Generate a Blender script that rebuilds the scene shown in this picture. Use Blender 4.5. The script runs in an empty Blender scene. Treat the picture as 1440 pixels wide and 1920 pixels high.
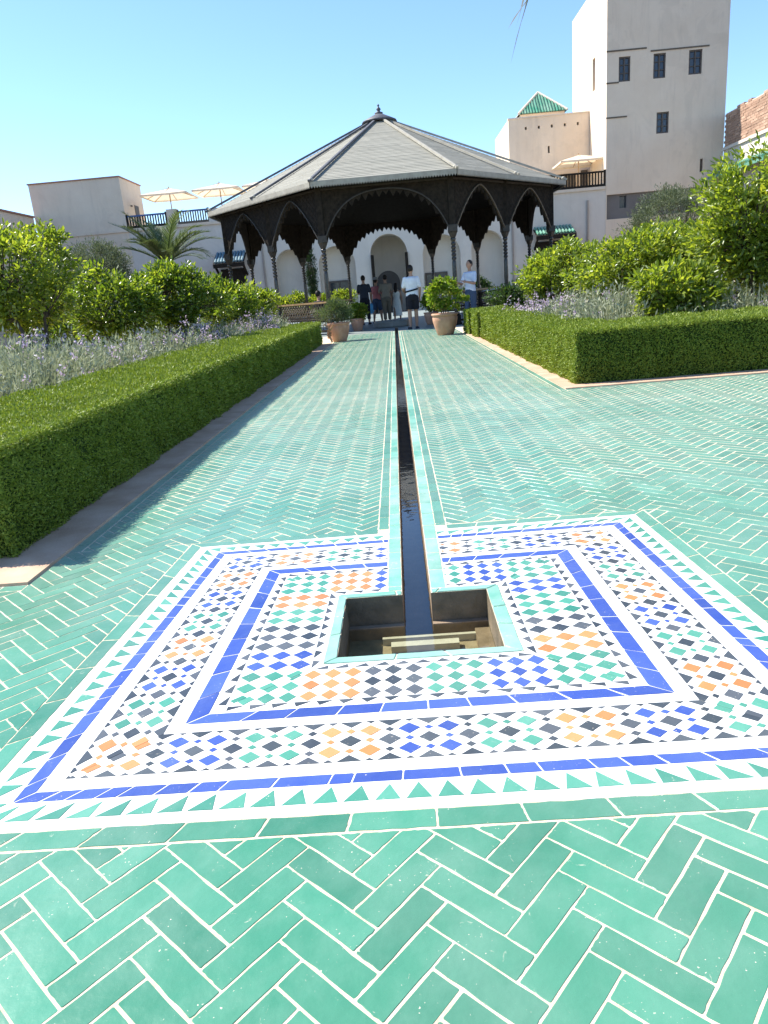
import bpy, math, random
import numpy as np
from mathutils import Vector, Matrix

random.seed(11); RNG = np.random.default_rng(11)
SC = bpy.context.scene; COL = SC.collection

# ------------------------------------------------------------------ camera
CAM_LOC = Vector((-0.0038, 0.0, 1.0))
PITCH, ROLL, YAW, FPX = 0.2934, 0.0850, -0.0378, 1338.0
_fw = Vector((math.sin(YAW)*math.cos(PITCH), math.cos(YAW)*math.cos(PITCH), -math.sin(PITCH)))
_r0 = Vector((math.cos(YAW), -math.sin(YAW), 0)); _u0 = _r0.cross(_fw)
_r = math.cos(ROLL)*_r0 - math.sin(ROLL)*_u0; _u = _r.cross(_fw)
cd = bpy.data.cameras.new("camera"); cam = bpy.data.objects.new("camera", cd); COL.objects.link(cam)
cd.sensor_fit = 'VERTICAL'; cd.sensor_height = 36.0; cd.lens = FPX/1920*36
cd.clip_start = 0.05; cd.clip_end = 6000
m3 = Matrix((_r, _u, -_fw)).transposed()
cam.matrix_world = Matrix.Translation(CAM_LOC) @ m3.to_4x4()
SC.camera = cam

# ------------------------------------------------------------------ sky, sun, exposure
SUN_DIR = Vector((-0.75, 0.24, 1.0)).normalized()
EL = math.asin(SUN_DIR.z); ROT = math.atan2(SUN_DIR.x, SUN_DIR.y)
w = bpy.data.worlds.new("World"); SC.world = w; w.use_nodes = True
nt = w.node_tree; bg = nt.nodes["Background"]
sky = nt.nodes.new("ShaderNodeTexSky"); sky.sky_type = 'NISHITA'; sky.sun_disc = False
sky.sun_elevation = EL; sky.sun_rotation = ROT % (2*math.pi)
sky.air_density = 1.0; sky.dust_density = 0.0; sky.ozone_density = 6.0; sky.altitude = 450
nt.links.new(sky.outputs[0], bg.inputs[0]); bg.inputs[1].default_value = 0.13
sd = bpy.data.lights.new("sun", 'SUN'); sun = bpy.data.objects.new("sun", sd); COL.objects.link(sun)
sd.energy = 4.6; sd.angle = math.radians(0.55); sd.color = (1.0, 0.955, 0.88)
sun.rotation_euler = SUN_DIR.to_track_quat('Z', 'Y').to_euler(); sun.location = (-30, 10, 40)
vs = SC.view_settings; vs.view_transform = 'Standard'; vs.look = 'None'; vs.exposure = 1.12; vs.gamma = 1.0
vs.use_curve_mapping = False

# ------------------------------------------------------------------ materials
class NT:
    def __init__(s, name):
        s.m = bpy.data.materials.new(name); s.m.use_nodes = True; s.t = s.m.node_tree; s.t.nodes.clear()
        s.out = s.n("OutputMaterial")
    def n(s, typ, **kw):
        nd = s.t.nodes.new("ShaderNode"+typ)
        for k, v in kw.items(): setattr(nd, k, v)
        return nd
    def l(s, a, b): s.t.links.new(a, b)
    def math(s, op, a, b=None):
        nd = s.n("Math", operation=op)
        for i, v in enumerate((a, b)):
            if v is None: continue
            if isinstance(v, (int, float)): nd.inputs[i].default_value = v
            else: s.l(v, nd.inputs[i])
        return nd.outputs[0]
    def noise(s, scale, detail=3, rough=.55, coord=None, dist=0):
        nd = s.n("TexNoise"); nd.inputs["Scale"].default_value = scale; nd.inputs["Detail"].default_value = detail
        nd.inputs["Roughness"].default_value = rough; nd.inputs["Distortion"].default_value = dist
        if coord is not None: s.l(coord, nd.inputs["Vector"])
        return nd.outputs["Fac"]
    def ramp(s, fac, stops, interp='LINEAR'):
        nd = s.n("ValToRGB"); cr = nd.color_ramp; cr.interpolation = interp
        while len(cr.elements) < len(stops): cr.elements.new(.5)
        for e, (p, c) in zip(cr.elements, stops):
            e.position = p; e.color = (*c, 1) if len(c) == 3 else c
        s.l(fac, nd.inputs[0]); return nd.outputs[0]
    def mix(s, fac, a, b, typ='MIX'):
        nd = s.n("MixRGB", blend_type=typ)
        for i, v in enumerate((fac, a, b)):
            if isinstance(v, (int, float)): nd.inputs[i].default_value = v
            elif isinstance(v, tuple): nd.inputs[i].default_value = (*v, 1)
            else: s.l(v, nd.inputs[i])
        return nd.outputs[0]
    def pos(s): return s.n("NewGeometry").outputs["Position"]
    def objc(s): return s.n("TexCoord").outputs["Object"]
    def rnd(s):
        g = s.n("NewGeometry").outputs["Random Per Island"]; o = s.n("ObjectInfo").outputs["Random"]
        return s.math('FRACT', s.math('ADD', g, s.math('MULTIPLY', o, 3.7)))
    def principled(s, color, rough=.6, bump=None, bstr=.3, bdist=.01, spec=.5, metallic=0, coat=0):
        p = s.n("BsdfPrincipled")
        for k, v in (("Base Color", color), ("Roughness", rough)):
            if isinstance(v, tuple): p.inputs[k].default_value = (*v, 1)
            elif isinstance(v, (int, float)): p.inputs[k].default_value = v
            else: s.l(v, p.inputs[k])
        p.inputs["Specular IOR Level"].default_value = spec; p.inputs["Metallic"].default_value = metallic
        p.inputs["Coat Weight"].default_value = coat; p.inputs["Coat Roughness"].default_value = .08
        if bump is not None:
            b = s.n("Bump"); b.inputs["Strength"].default_value = bstr; b.inputs["Distance"].default_value = bdist
            s.l(bump, b.inputs["Height"]); s.l(b.outputs[0], p.inputs["Normal"])
        s.l(p.outputs[0], s.out.inputs[0]); return p

def simple(name, c1, c2, scale=8, rough=.7, bscale=60, bstr=.25, bdist=.004, spec=.4, rndamt=0, world=False):
    t = NT(name); co = t.pos() if world else t.objc()
    n1 = t.noise(scale, 5, .6, co)
    c = t.ramp(n1, [(.3, c1), (.7, c2)])
    if rndamt:
        r = t.rnd(); c = t.mix(rndamt, c, t.ramp(r, [(0, tuple(x*.55 for x in c1)), (.5, c1), (1, tuple(min(1, x*1.5) for x in c2))]))
    t.principled(c, rough, t.noise(bscale, 4, .6, co), bstr, bdist, spec); return t.m

def glaze(name, stops, chip=(.62, .55, .43), rough=.2, chipth=.70, wash=.12, dust=.0):
    t = NT(name); P = t.pos(); r = t.rnd()
    c = t.ramp(r, stops)
    blot = t.noise(9, 5, .6, P, .3)
    c = t.mix(t.math('MULTIPLY', t.ramp(blot, [(.40, (0, 0, 0)), (.80, (1, 1, 1))]), wash*1.6), c, (.42, .55, .46))
    wear = t.noise(.9, 4, .65, P)
    c = t.mix(t.math('MULTIPLY', t.ramp(wear, [(.38, (0, 0, 0)), (.72, (1, 1, 1))]), wash*3.0), c, (.50, .57, .49))
    dark = t.noise(5, 3, .6, P); c = t.mix(t.math('MULTIPLY', t.ramp(dark, [(.5, (0, 0, 0)), (.8, (1, 1, 1))]), .18), c, (.3, .5, .4), 'MULTIPLY')
    ch = t.ramp(t.noise(150, 2, .5, P), [(chipth, (0, 0, 0)), (chipth+.03, (1, 1, 1))])
    ch2 = t.math('MULTIPLY', ch, t.ramp(t.noise(9, 2, .5, P), [(.48, (0, 0, 0)), (.62, (1, 1, 1))]))
    smear = t.math('MULTIPLY', t.ramp(t.noise(30, 5, .7, P, 1.2), [(.66, (0, 0, 0)), (.74, (1, 1, 1))]), .55)
    c = t.mix(t.math('MAXIMUM', ch2, smear), c, chip)
    b = t.math('ADD', t.math('MULTIPLY', t.noise(26, 2, .5, P), 1.0), t.math('MULTIPLY', t.noise(190, 3, .6, P), .12))
    rg = t.math('ADD', rough, t.math('MULTIPLY', blot, .22))
    p = t.principled(c, rg, b, .32, .006, .5)
    p.inputs['Sheen Weight'].default_value = dust; p.inputs['Sheen Roughness'].default_value = .45; p.inputs['Sheen Tint'].default_value = (.95, .93, .86, 1)
    return t.m

def leafmat(name, stops, trans=.35, rough=.45, spec=.4, tcol=None):
    t = NT(name); r = t.rnd(); c = t.ramp(r, stops)
    big = t.noise(1.7, 3, .6, t.pos()); c = t.mix(.45, c, t.mix(big, (.55, .62, .5), (1.5, 1.35, 1.1)), 'MULTIPLY')
    p = t.principled(c, rough, spec=spec)
    tr = t.n("BsdfTranslucent"); tc = t.mix(1.0, c, tcol or (1.5, 1.5, .6), 'MULTIPLY'); t.l(tc, tr.inputs[0])
    ms = t.n("MixShader"); ms.inputs[0].default_value = trans
    t.l(p.outputs[0], ms.inputs[1]); t.l(tr.outputs[0], ms.inputs[2]); t.l(ms.outputs[0], t.out.inputs[0]); return t.m

M = {}
GREENS = [(0, (.021, .148, .082)), (.3, (.026, .176, .098)), (.75, (.032, .204, .115)), (1, (.048, .240, .145))]
M['green'] = glaze('green_glaze', GREENS, wash=.065, dust=.33)
M['green_light'] = glaze('pale_green_glaze', [(0, (.06, .27, .18)), (.5, (.09, .34, .235)), (1, (.13, .40, .29))], wash=.25)
M['zgreen'] = glaze('zellige_green', [(0, (.03, .18, .12)), (.5, (.045, .235, .155)), (1, (.07, .28, .19))], wash=.05)
M['zblue'] = glaze('zellige_blue', [(0, (.022, .05, .25)), (.5, (.032, .068, .32)), (1, (.055, .10, .38))], wash=.03)
M['zdark'] = glaze('zellige_black', [(0, (.025, .03, .038)), (.5, (.04, .046, .056)), (1, (.085, .09, .10))], wash=.03)
M['zorange'] = glaze('zellige_ochre', [(0, (.42, .15, .035)), (.5, (.50, .19, .05)), (1, (.56, .25, .08))], wash=.03)
t = NT('zellige_white'); P = t.pos()
vor = t.n("TexVoronoi", feature='DISTANCE_TO_EDGE'); vor.inputs["Scale"].default_value = 34; t.l(P, vor.inputs["Vector"])
c = t.ramp(vor.outputs["Distance"], [(0, (.60, .56, .48)), (.012, (.78, .77, .72)), (1, (.80, .79, .75))])
c = t.mix(t.ramp(t.noise(6, 4, .6, P), [(.45, (0, 0, 0)), (.8, (.5, .5, .5))]), c, (.62, .58, .50))
t.principled(c, .3, t.noise(30, 3, .5, P), .25, .004); M['zwhite'] = t.m
M['grout'] = simple('grout', (.50, .41, .28), (.72, .62, .46), 25, .9, 160, .6, .004, .2, world=True)
M['soil'] = simple('garden_soil', (.075, .048, .03), (.15, .10, .065), 3, .95, 30, .8, .03, .2, world=True)
M['kerb'] = simple('terracotta_kerb', (.42, .26, .165), (.58, .41, .29), 4, .85, 90, .4, .004, .3, world=True)
t = NT('pink_plaster'); P = t.pos(); mp = t.n("Mapping"); mp.inputs["Scale"].default_value = (1, 1, .12); t.l(P, mp.inputs[0])
c = t.ramp(t.noise(.55, 6, .65, P), [(.3, (.70, .565, .42)), (.7, (.77, .64, .49))])
c = t.mix(t.math('MULTIPLY', t.ramp(t.noise(2.6, 5, .7, mp.outputs[0]), [(.52, (0, 0, 0)), (.78, (1, 1, 1))]), .30), c, (0.42, 0.34, 0.26))
c = t.mix(t.math('MULTIPLY', t.ramp(t.noise(.33, 4, .7, P, .8), [(.55, (0, 0, 0)), (.60, (1, 1, 1))]), .14), c, (0.42, 0.34, 0.26))
t.principled(c, .9, t.math('ADD', t.noise(1.3, 3, .6, P), t.math('MULTIPLY', t.noise(9, 4, .6, P), .35)), .5, .06, .2); M['plaster'] = t.m
t = NT('pale_plaster'); P = t.pos(); mp = t.n("Mapping"); mp.inputs["Scale"].default_value = (1, 1, .12); t.l(P, mp.inputs[0])
c = t.ramp(t.noise(.55, 6, .65, P), [(.3, (0.61, 0.545, 0.455)), (.7, (0.69, 0.62, 0.525))])
c = t.mix(t.math('MULTIPLY', t.ramp(t.noise(2.6, 5, .7, mp.outputs[0]), [(.52, (0, 0, 0)), (.78, (1, 1, 1))]), .30), c, (0.45, 0.39, 0.32))
c = t.mix(t.math('MULTIPLY', t.ramp(t.noise(.33, 4, .7, P, .8), [(.55, (0, 0, 0)), (.60, (1, 1, 1))]), .14), c, (0.45, 0.39, 0.32))
t.principled(c, .9, t.math('ADD', t.noise(1.3, 3, .6, P), t.math('MULTIPLY', t.noise(9, 4, .6, P), .35)), .5, .06, .2); M['plaster_w'] = t.m
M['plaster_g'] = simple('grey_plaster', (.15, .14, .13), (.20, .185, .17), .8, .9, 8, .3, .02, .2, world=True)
M['brick'] = simple('old_brick', (.36, .22, .15), (.46, .31, .22), 5, .9, 30, .6, .02, .2, rndamt=.4, world=True)
M['coping'] = simple('clay_coping', (.32, .15, .10), (.42, .22, .15), 5, .9, world=True)
M['rooftile'] = glaze('green_roof_tile', [(0, (.02, .15, .085)), (.5, (.03, .21, .12)), (1, (.05, .27, .17))], rough=.3)
M['blue_tile'] = glaze('blue_roof_tile', [(0, (.02, .09, .16)), (1, (.04, .16, .24))], rough=.3)
t = NT('weathered_shingle'); P = t.objc()
c = t.ramp(t.noise(2.2, 5, .65, P), [(.25, (.235, .222, .178)), (.75, (.315, .30, .243))])
c = t.mix(.55, c, t.ramp(t.rnd(), [(0, (.235, .225, .18)), (1, (.315, .30, .245))]))
t.principled(c, .8, t.noise(40, 4, .6, P), .5, .01, .3); M['shingle'] = t.m
M['wood_dark'] = simple('dark_cedar', (.018, .015, .012), (.040, .032, .024), 9, .8, 45, .5, .012, .08)
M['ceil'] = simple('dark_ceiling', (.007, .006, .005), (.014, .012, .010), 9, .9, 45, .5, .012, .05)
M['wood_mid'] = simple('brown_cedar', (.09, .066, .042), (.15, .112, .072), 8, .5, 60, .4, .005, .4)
M['wood_trim'] = simple('carved_trim', (.030, .025, .019), (.055, .046, .035), 9, .5, 45, .5, .012, .4)
M['wood_rail'] = simple('varnished_rail', (.20, .125, .06), (.30, .20, .10), 8, .35, 60, .3, .004, .5)
M['wood_col'] = simple('painted_column', (.014, .013, .011), (.034, .026, .018), 12, .25, 60, .3, .004, .6)
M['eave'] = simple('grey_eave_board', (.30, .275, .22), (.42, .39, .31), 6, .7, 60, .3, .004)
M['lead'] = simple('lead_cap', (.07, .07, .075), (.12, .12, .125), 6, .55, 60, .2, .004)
M['terracotta'] = simple('terracotta_pot', (.42, .21, .125), (.56, .33, .22), 6, .8, 40, .4, .006, .3)
M['stone'] = simple('grey_marble', (.20, .195, .165), (.30, .29, .25), 5, .5, 40, .2, .004, .4)
M['floorstone'] = simple('pavilion_floor', (.20, .24, .23), (.27, .31, .30), 3, .45, 40, .2, .004, .4, world=True)
M['bark'] = simple('bark', (.055, .042, .03), (.12, .095, .07), 14, .9, 40, .8, .01, .2)
M['palmbark'] = simple('palm_boots', (.16, .10, .05), (.34, .19, .09), 18, .9, 40, .8, .01, .2)
M['citrus'] = leafmat('citrus_leaf', [(0, (.05, .09, .015)), (.4, (.085, .148, .024)), (.75, (.145, .21, .036)), (1, (.26, .31, .07))], .5, .28, .6, (1.9, 1.8, .6))
M['citrus2'] = leafmat('lime_leaf', [(0, (.085, .135, .022)), (.4, (.145, .21, .034)), (.8, (.215, .28, .05)), (1, (.33, .37, .09))], .5, .30, .55, (1.9, 1.8, .6))
M['olive'] = leafmat('olive_leaf', [(0, (.075, .10, .055)), (.6, (.14, .17, .10)), (1, (.22, .25, .17))], .25, .6, .3, (1.1, 1.15, .8))
M['hedge'] = leafmat('hedge_leaf', [(0, (.125, .18, .022)), (.4, (.17, .232, .032)), (.8, (.22, .285, .042)), (1, (.29, .35, .065))], .22, .55, .3)
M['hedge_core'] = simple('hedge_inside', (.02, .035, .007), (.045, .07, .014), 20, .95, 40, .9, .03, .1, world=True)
M['lav'] = leafmat('lavender_leaf', [(0, (.19, .22, .135)), (.5, (.30, .33, .23)), (1, (.43, .45, .35))], .25, .7, .2, (1.1, 1.1, .9))
M['lilac'] = leafmat('lilac_petal', [(0, (.46, .36, .54)), (.5, (.58, .48, .64)), (1, (.70, .62, .74))], .3, .7, .2, (1.1, 1, 1.1))
M['potplant'] = leafmat('pelargonium_leaf', [(0, (.08, .15, .015)), (.5, (.17, .26, .03)), (.85, (.26, .33, .05)), (1, (.36, .36, .12))], .45, .5, .3)
M['rosemary'] = leafmat('rosemary_leaf', [(0, (.05, .085, .04)), (.5, (.10, .145, .07)), (1, (.16, .20, .11))], .25, .6, .3)
M['palm'] = leafmat('palm_leaf', [(0, (.05, .085, .03)), (.5, (.09, .13, .05)), (1, (.15, .19, .09))], .3, .45, .4, (1.2, 1.2, .7))
M['darkpalm'] = leafmat('dry_palm_leaf', [(0, (.05, .06, .045)), (1, (.10, .11, .07))], .15, .5, .4)
M['cypress'] = leafmat('cypress_leaf', [(0, (.015, .035, .012)), (1, (.04, .075, .022))], .15, .7, .2)
M['darkleaf'] = leafmat('shade_leaf', [(0, (.015, .04, .01)), (1, (.05, .10, .02))], .25, .4, .4)
M['drift'] = simple('dry_leaf', (.42, .20, .10), (.55, .30, .16), 9, .8)
M['canvas'] = leafmat('cream_canvas', [(0, (.76, .70, .62)), (1, (.80, .74, .66))], .35, .8, .1, (1.05, .95, .8))
M['umbwood'] = simple('umbrella_pole', (.42, .28, .16), (.52, .36, .22), 9, .6)
M['bluepaint'] = simple('blue_paint', (.05, .09, .22), (.08, .13, .28), 9, .5)
M['glass'] = simple('window_glass', (.025, .03, .04), (.05, .06, .075), 3, .12, 30, .05, .002, .6)
M['frame'] = simple('window_frame', (.07, .055, .045), (.11, .09, .07), 9, .6)
M['pipe'] = simple('drain_pipe', (.30, .25, .20), (.36, .30, .25), 5, .6)
def cloth(n, c, r=.85): M[n] = simple(n, tuple(x*.85 for x in c), c, 14, r, 90, .3, .004, .2)
cloth('skin', (.42, .25, .17), .55); cloth('hair', (.02, .015, .012), .5); cloth('white_cloth', (.74, .76, .80)); cloth('black_cloth', (.018, .018, .024))
cloth('navy_cloth', (.035, .04, .055)); cloth('tan_cloth', (.26, .22, .17)); cloth('pink_cloth', (.55, .19, .20)); cloth('denim', (.06, .09, .15))
cloth('khaki', (.17, .14, .10)); cloth('cream_cloth', (.74, .74, .68)); cloth('blue_bag', (.16, .48, .78)); cloth('stripe', (.45, .52, .66)); cloth('grey_cloth', (.35, .35, .35))
t = NT('striped_shirt'); wv = t.n("TexWave", bands_direction='Z'); wv.inputs["Scale"].default_value = 9; t.l(t.objc(), wv.inputs["Vector"])
t.principled(t.ramp(wv.outputs["Fac"], [(.45, (.36, .43, .60)), (.55, (.76, .78, .80))]), .8); M['striped'] = t.m
t = NT('water'); lw_ = t.n("LayerWeight"); refl = t.math('ADD', .075, t.math('MULTIPLY', .925, t.math('POWER', lw_.outputs['Facing'], 5.0)))
tr = t.n("BsdfTransparent"); tr.inputs[0].default_value = (.78, .80, .72, 1)
gl = t.n("BsdfGlossy"); gl.inputs["Roughness"].default_value = .02; gl.inputs[0].default_value = (.95, .95, .95, 1)
b = t.n("Bump"); b.inputs["Strength"].default_value = .10; b.inputs["Distance"].default_value = .01
t.l(t.noise(14, 2, .5, t.pos()), b.inputs["Height"]); t.l(b.outputs[0], gl.inputs["Normal"])
ms = t.n("MixShader"); t.l(refl, ms.inputs[0]); t.l(tr.outputs[0], ms.inputs[1]); t.l(gl.outputs[0], ms.inputs[2]); t.l(ms.outputs[0], t.out.inputs[0]); M['water'] = t.m; t.m.use_transparent_shadow = True
M['channel'] = simple('channel_plaster', (.20, .145, .095), (.34, .25, .17), 12, .8, 60, .5, .006, .3, world=True)
M['bed'] = simple('sky_tinted_bed', (.10, .115, .16), (.17, .185, .24), 10, .7, 60, .4, .006, .3, world=True)  # blue of the reflected sky is put into the bed colour
M['sand'] = simple('sandy_bed', (.22, .17, .10), (.42, .34, .22), 14, .8, 60, .4, .006, .3, world=True)
M['sunlit_bar'] = simple('sunlit_floor_paint', (.50, .46, .36), (.66, .62, .50), 20, .7, world=True)  # pale colour that paints sunlight on the basin floor
M['basin_wall'] = simple('basin_render', (.10, .085, .055), (.20, .155, .10), 14, .7, 50, .6, .008, .3, world=True)

# ------------------------------------------------------------------ mesh helpers
def link(o, parent=None):
    COL.objects.link(o)
    if parent is not None: o.parent = parent
    return o
def tag(o, label, cat, group=None):
    o['label'] = label; o['category'] = cat
    if group: o['group'] = group
    return o
def structure(o, label=None):
    o['kind'] = 'structure'
    if label: o['label'] = label
    return o
def stuff(o): o['kind'] = 'stuff'; return o
def empty(name, loc=(0, 0, 0), rz=0, scale=1, parent=None):
    o = bpy.data.objects.new(name, None); o.empty_display_size = .1; link(o, parent); o.location = loc; o.rotation_euler = (0, 0, rz); o.scale = (scale,)*3
    return o
class MB:
    def __init__(s): s.v = []; s.f = []
    def poly(s, pts):
        i = len(s.v); s.v += [tuple(p) for p in pts]; s.f.append(tuple(range(i, i+len(pts))))
    def box(s, x0, x1, y0, y1, z0, z1):
        i = len(s.v); s.v += [(x, y, z) for z in (z0, z1) for y in (y0, y1) for x in (x0, x1)]
        s.f += [tuple(i+k for k in q) for q in ((0, 2, 3, 1), (4, 5, 7, 6), (0, 1, 5, 4), (1, 3, 7, 5), (3, 2, 6, 7), (2, 0, 4, 6))]
        return s
    def obox(s, p, q, wid, h, up=Vector((0, 0, 1))):
        p = Vector(p); q = Vector(q); d = (q-p).normalized(); sd = d.cross(up)
        if sd.length < 1e-4: sd = d.cross(Vector((1, 0, 0)))
        sd.normalize(); u = sd.cross(d).normalized(); i = len(s.v)
        for e in (p, q):
            for a, b in ((-1, -1), (1, -1), (1, 1), (-1, 1)): s.v.append(tuple(e+sd*(a*wid/2)+u*(b*h/2)))
        s.f += [tuple(i+k for k in g) for g in ((0, 1, 2, 3), (7, 6, 5, 4), (0, 4, 5, 1), (1, 5, 6, 2), (2, 6, 7, 3), (3, 7, 4, 0))]
        return s
    def tube(s, pts, rad, n=8, flat=1.0, cap=True):
        pts = [Vector(p) for p in pts]; rings = []
        ref = Vector((1, 0, 0))
        for k, p in enumerate(pts):
            d = (pts[min(k+1, len(pts)-1)]-pts[max(k-1, 0)]).normalized()
            a = ref - d*ref.dot(d)
            if a.length < .2: a = Vector((0, 1, 0)) - d*d.y
            a.normalize(); b = d.cross(a); r = rad[k] if isinstance(rad, (list, tuple)) else rad
            i = len(s.v)
            for j in range(n):
                t = 2*math.pi*j/n; s.v.append(tuple(p+a*(r*math.cos(t))+b*(r*flat*math.sin(t))))
            rings.append(i)
        for a, b in zip(rings, rings[1:]):
            for j in range(n): s.f.append((a+j, a+(j+1) % n, b+(j+1) % n, b+j))
        if cap: s.f.append(tuple(rings[0]+j for j in reversed(range(n)))); s.f.append(tuple(rings[-1]+j for j in range(n)))
        return s
    def lathe(s, prof, n=16, c=(0, 0, 0), sx=1, sy=1):
        rings = []
        for r, z in prof:
            i = len(s.v); rings.append(i)
            for j in range(n):
                t = 2*math.pi*j/n; s.v.append((c[0]+sx*r*math.cos(t), c[1]+sy*r*math.sin(t), c[2]+z))
        for a, b in zip(rings, rings[1:]):
            for j in range(n): s.f.append((a+j, a+(j+1) % n, b+(j+1) % n, b+j))
        s.f.append(tuple(rings[0]+j for j in reversed(range(n)))); s.f.append(tuple(rings[-1]+j for j in range(n)))
        return s
    def ball(s, c, rx, ry, rz, n=12):
        k = n//2; prof = [(max(1e-4, math.sin(math.pi*i/k)), -math.cos(math.pi*i/k)) for i in range(k+1)]
        i0 = len(s.v); s.lathe(prof, n)
        for i in range(i0, len(s.v)):
            x, y, z = s.v[i]; s.v[i] = (c[0]+x*rx, c[1]+y*ry, c[2]+z*rz)
        return s
    def build(s, name, mat, parent=None, smooth=False, local=False):
        me = bpy.data.meshes.new(name); off = Vector((0, 0, 0))
        if parent is not None and not local:
            q = parent
            while q is not None: off += q.location; q = q.parent
        me.from_pydata([(v[0]-off.x, v[1]-off.y, v[2]-off.z) for v in s.v], [], s.f)
        me.materials.append(M[mat] if isinstance(mat, str) else mat)
        if smooth: me.polygons.foreach_set("use_smooth", [True]*len(me.polygons))
        return link(bpy.data.objects.new(name, me), parent)
def copy_tree(o, parent=None):
    c = o.copy(); COL.objects.link(c); c.parent = parent
    for ch in list(o.children): copy_tree(ch, c)
    return c
def np_mesh(name, V, counts, mat, parent=None, smooth=False):
    """V (n,k,3): n separate faces of k vertices each, grouped by counts faces template"""
    n, k, _ = V.shape; me = bpy.data.meshes.new(name)
    faces = counts; L = sum(len(f) for f in faces)
    me.vertices.add(n*k); me.vertices.foreach_set("co", V.reshape(-1).astype(np.float32))
    tpl = np.concatenate([np.array(f) for f in faces]); idx = (np.arange(n)[:, None]*k+tpl[None, :]).reshape(-1)
    me.loops.add(n*L); me.loops.foreach_set("vertex_index", idx.astype(np.int32))
    ls = np.array([len(f) for f in faces]); st = np.concatenate([[0], np.cumsum(ls)[:-1]])
    me.polygons.add(n*len(faces))
    me.polygons.foreach_set("loop_start", (np.arange(n)[:, None]*L+st[None, :]).reshape(-1).astype(np.int32))
    me.polygons.foreach_set("loop_total", np.tile(ls, n).astype(np.int32))
    me.update(calc_edges=True); me.materials.append(M[mat])
    return link(bpy.data.objects.new(name, me), parent)
def unit(a): return a/np.maximum(np.linalg.norm(a, axis=1, keepdims=True), 1e-9)
def leaves(name, P, D, N, L, W, mat, parent=None, kind='leaf'):
    """real leaf blades: base P, long axis D, face normal N"""
    n = len(P); D = unit(D); S = unit(np.cross(D, N)); U = np.cross(S, D)
    L = np.broadcast_to(np.asarray(L, float), (n,))[:, None]; W = np.broadcast_to(np.asarray(W, float), (n,))[:, None]
    if kind == 'leaf':      # six-vertex folded blade
        V = np.stack([P, P+D*L*.3+S*W*.45+U*W*.18, P+D*L*.68+S*W*.42+U*W*.15-U*L*.03, P+D*L-U*L*.10, P+D*L*.68-S*W*.42+U*W*.15-U*L*.03, P+D*L*.3-S*W*.45+U*W*.18], 1)
        F = [(0, 1, 2, 3), (0, 3, 4, 5)]
    elif kind == 'blade':   # long thin triangle pair
        V = np.stack([P-S*W*.5, P+S*W*.5, P+D*L*.6+S*W*.35-U*L*.02, P+D*L-U*L*.08], 1); F = [(0, 1, 2, 3)]
    else:                   # small diamond
        V = np.stack([P, P+D*L*.45+S*W*.5, P+D*L, P+D*L*.45-S*W*.5], 1); F = [(0, 1, 2, 3)]
    return np_mesh(name, V, F, mat, parent)

# ------------------------------------------------------------------ polygon helpers (2D)
def clip_hp(poly, nx, ny, d):
    out = []
    for i, p in enumerate(poly):
        q = poly[(i+1) % len(poly)]; a = p[0]*nx+p[1]*ny-d; b = q[0]*nx+q[1]*ny-d
        if a >= 0: out.append(p)
        if (a >= 0) != (b >= 0):
            t = a/(a-b); out.append((p[0]+(q[0]-p[0])*t, p[1]+(q[1]-p[1])*t))
    return out
def area(p): return .5*sum(p[i][0]*p[(i+1) % len(p)][1]-p[(i+1) % len(p)][0]*p[i][1] for i in range(len(p)))
def ccw(p): return p if area(p) > 0 else p[::-1]
def clip(poly, conv, off=0.0):
    for i, a in enumerate(conv):
        b = conv[(i+1) % len(conv)]; ex, ey = b[0]-a[0], b[1]-a[1]; l = math.hypot(ex, ey)
        if l < 1e-7: continue
        nx, ny = -ey/l, ex/l; poly = clip_hp(poly, nx, ny, a[0]*nx+a[1]*ny+off)
        if len(poly) < 3: return []
    return poly
def clean(p, eps=.0008):
    o = []
    for q in p:
        if not o or math.hypot(q[0]-o[-1][0], q[1]-o[-1][1]) > eps: o.append(q)
    if len(o) > 1 and math.hypot(o[0][0]-o[-1][0], o[0][1]-o[-1][1]) < eps: o.pop()
    return o
def inset(p, d): return clean(clip(p, p, d)) if len(p) >= 3 else []
def inside(p, conv):
    for i, a in enumerate(conv):
        b = conv[(i+1) % len(conv)]
        if (b[0]-a[0])*(p[1]-a[1])-(b[1]-a[1])*(p[0]-a[0]) < -1e-9: return False
    return True
def lerp2(a, b, t): return (a[0]+(b[0]-a[0])*t, a[1]+(b[1]-a[1])*t)
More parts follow.
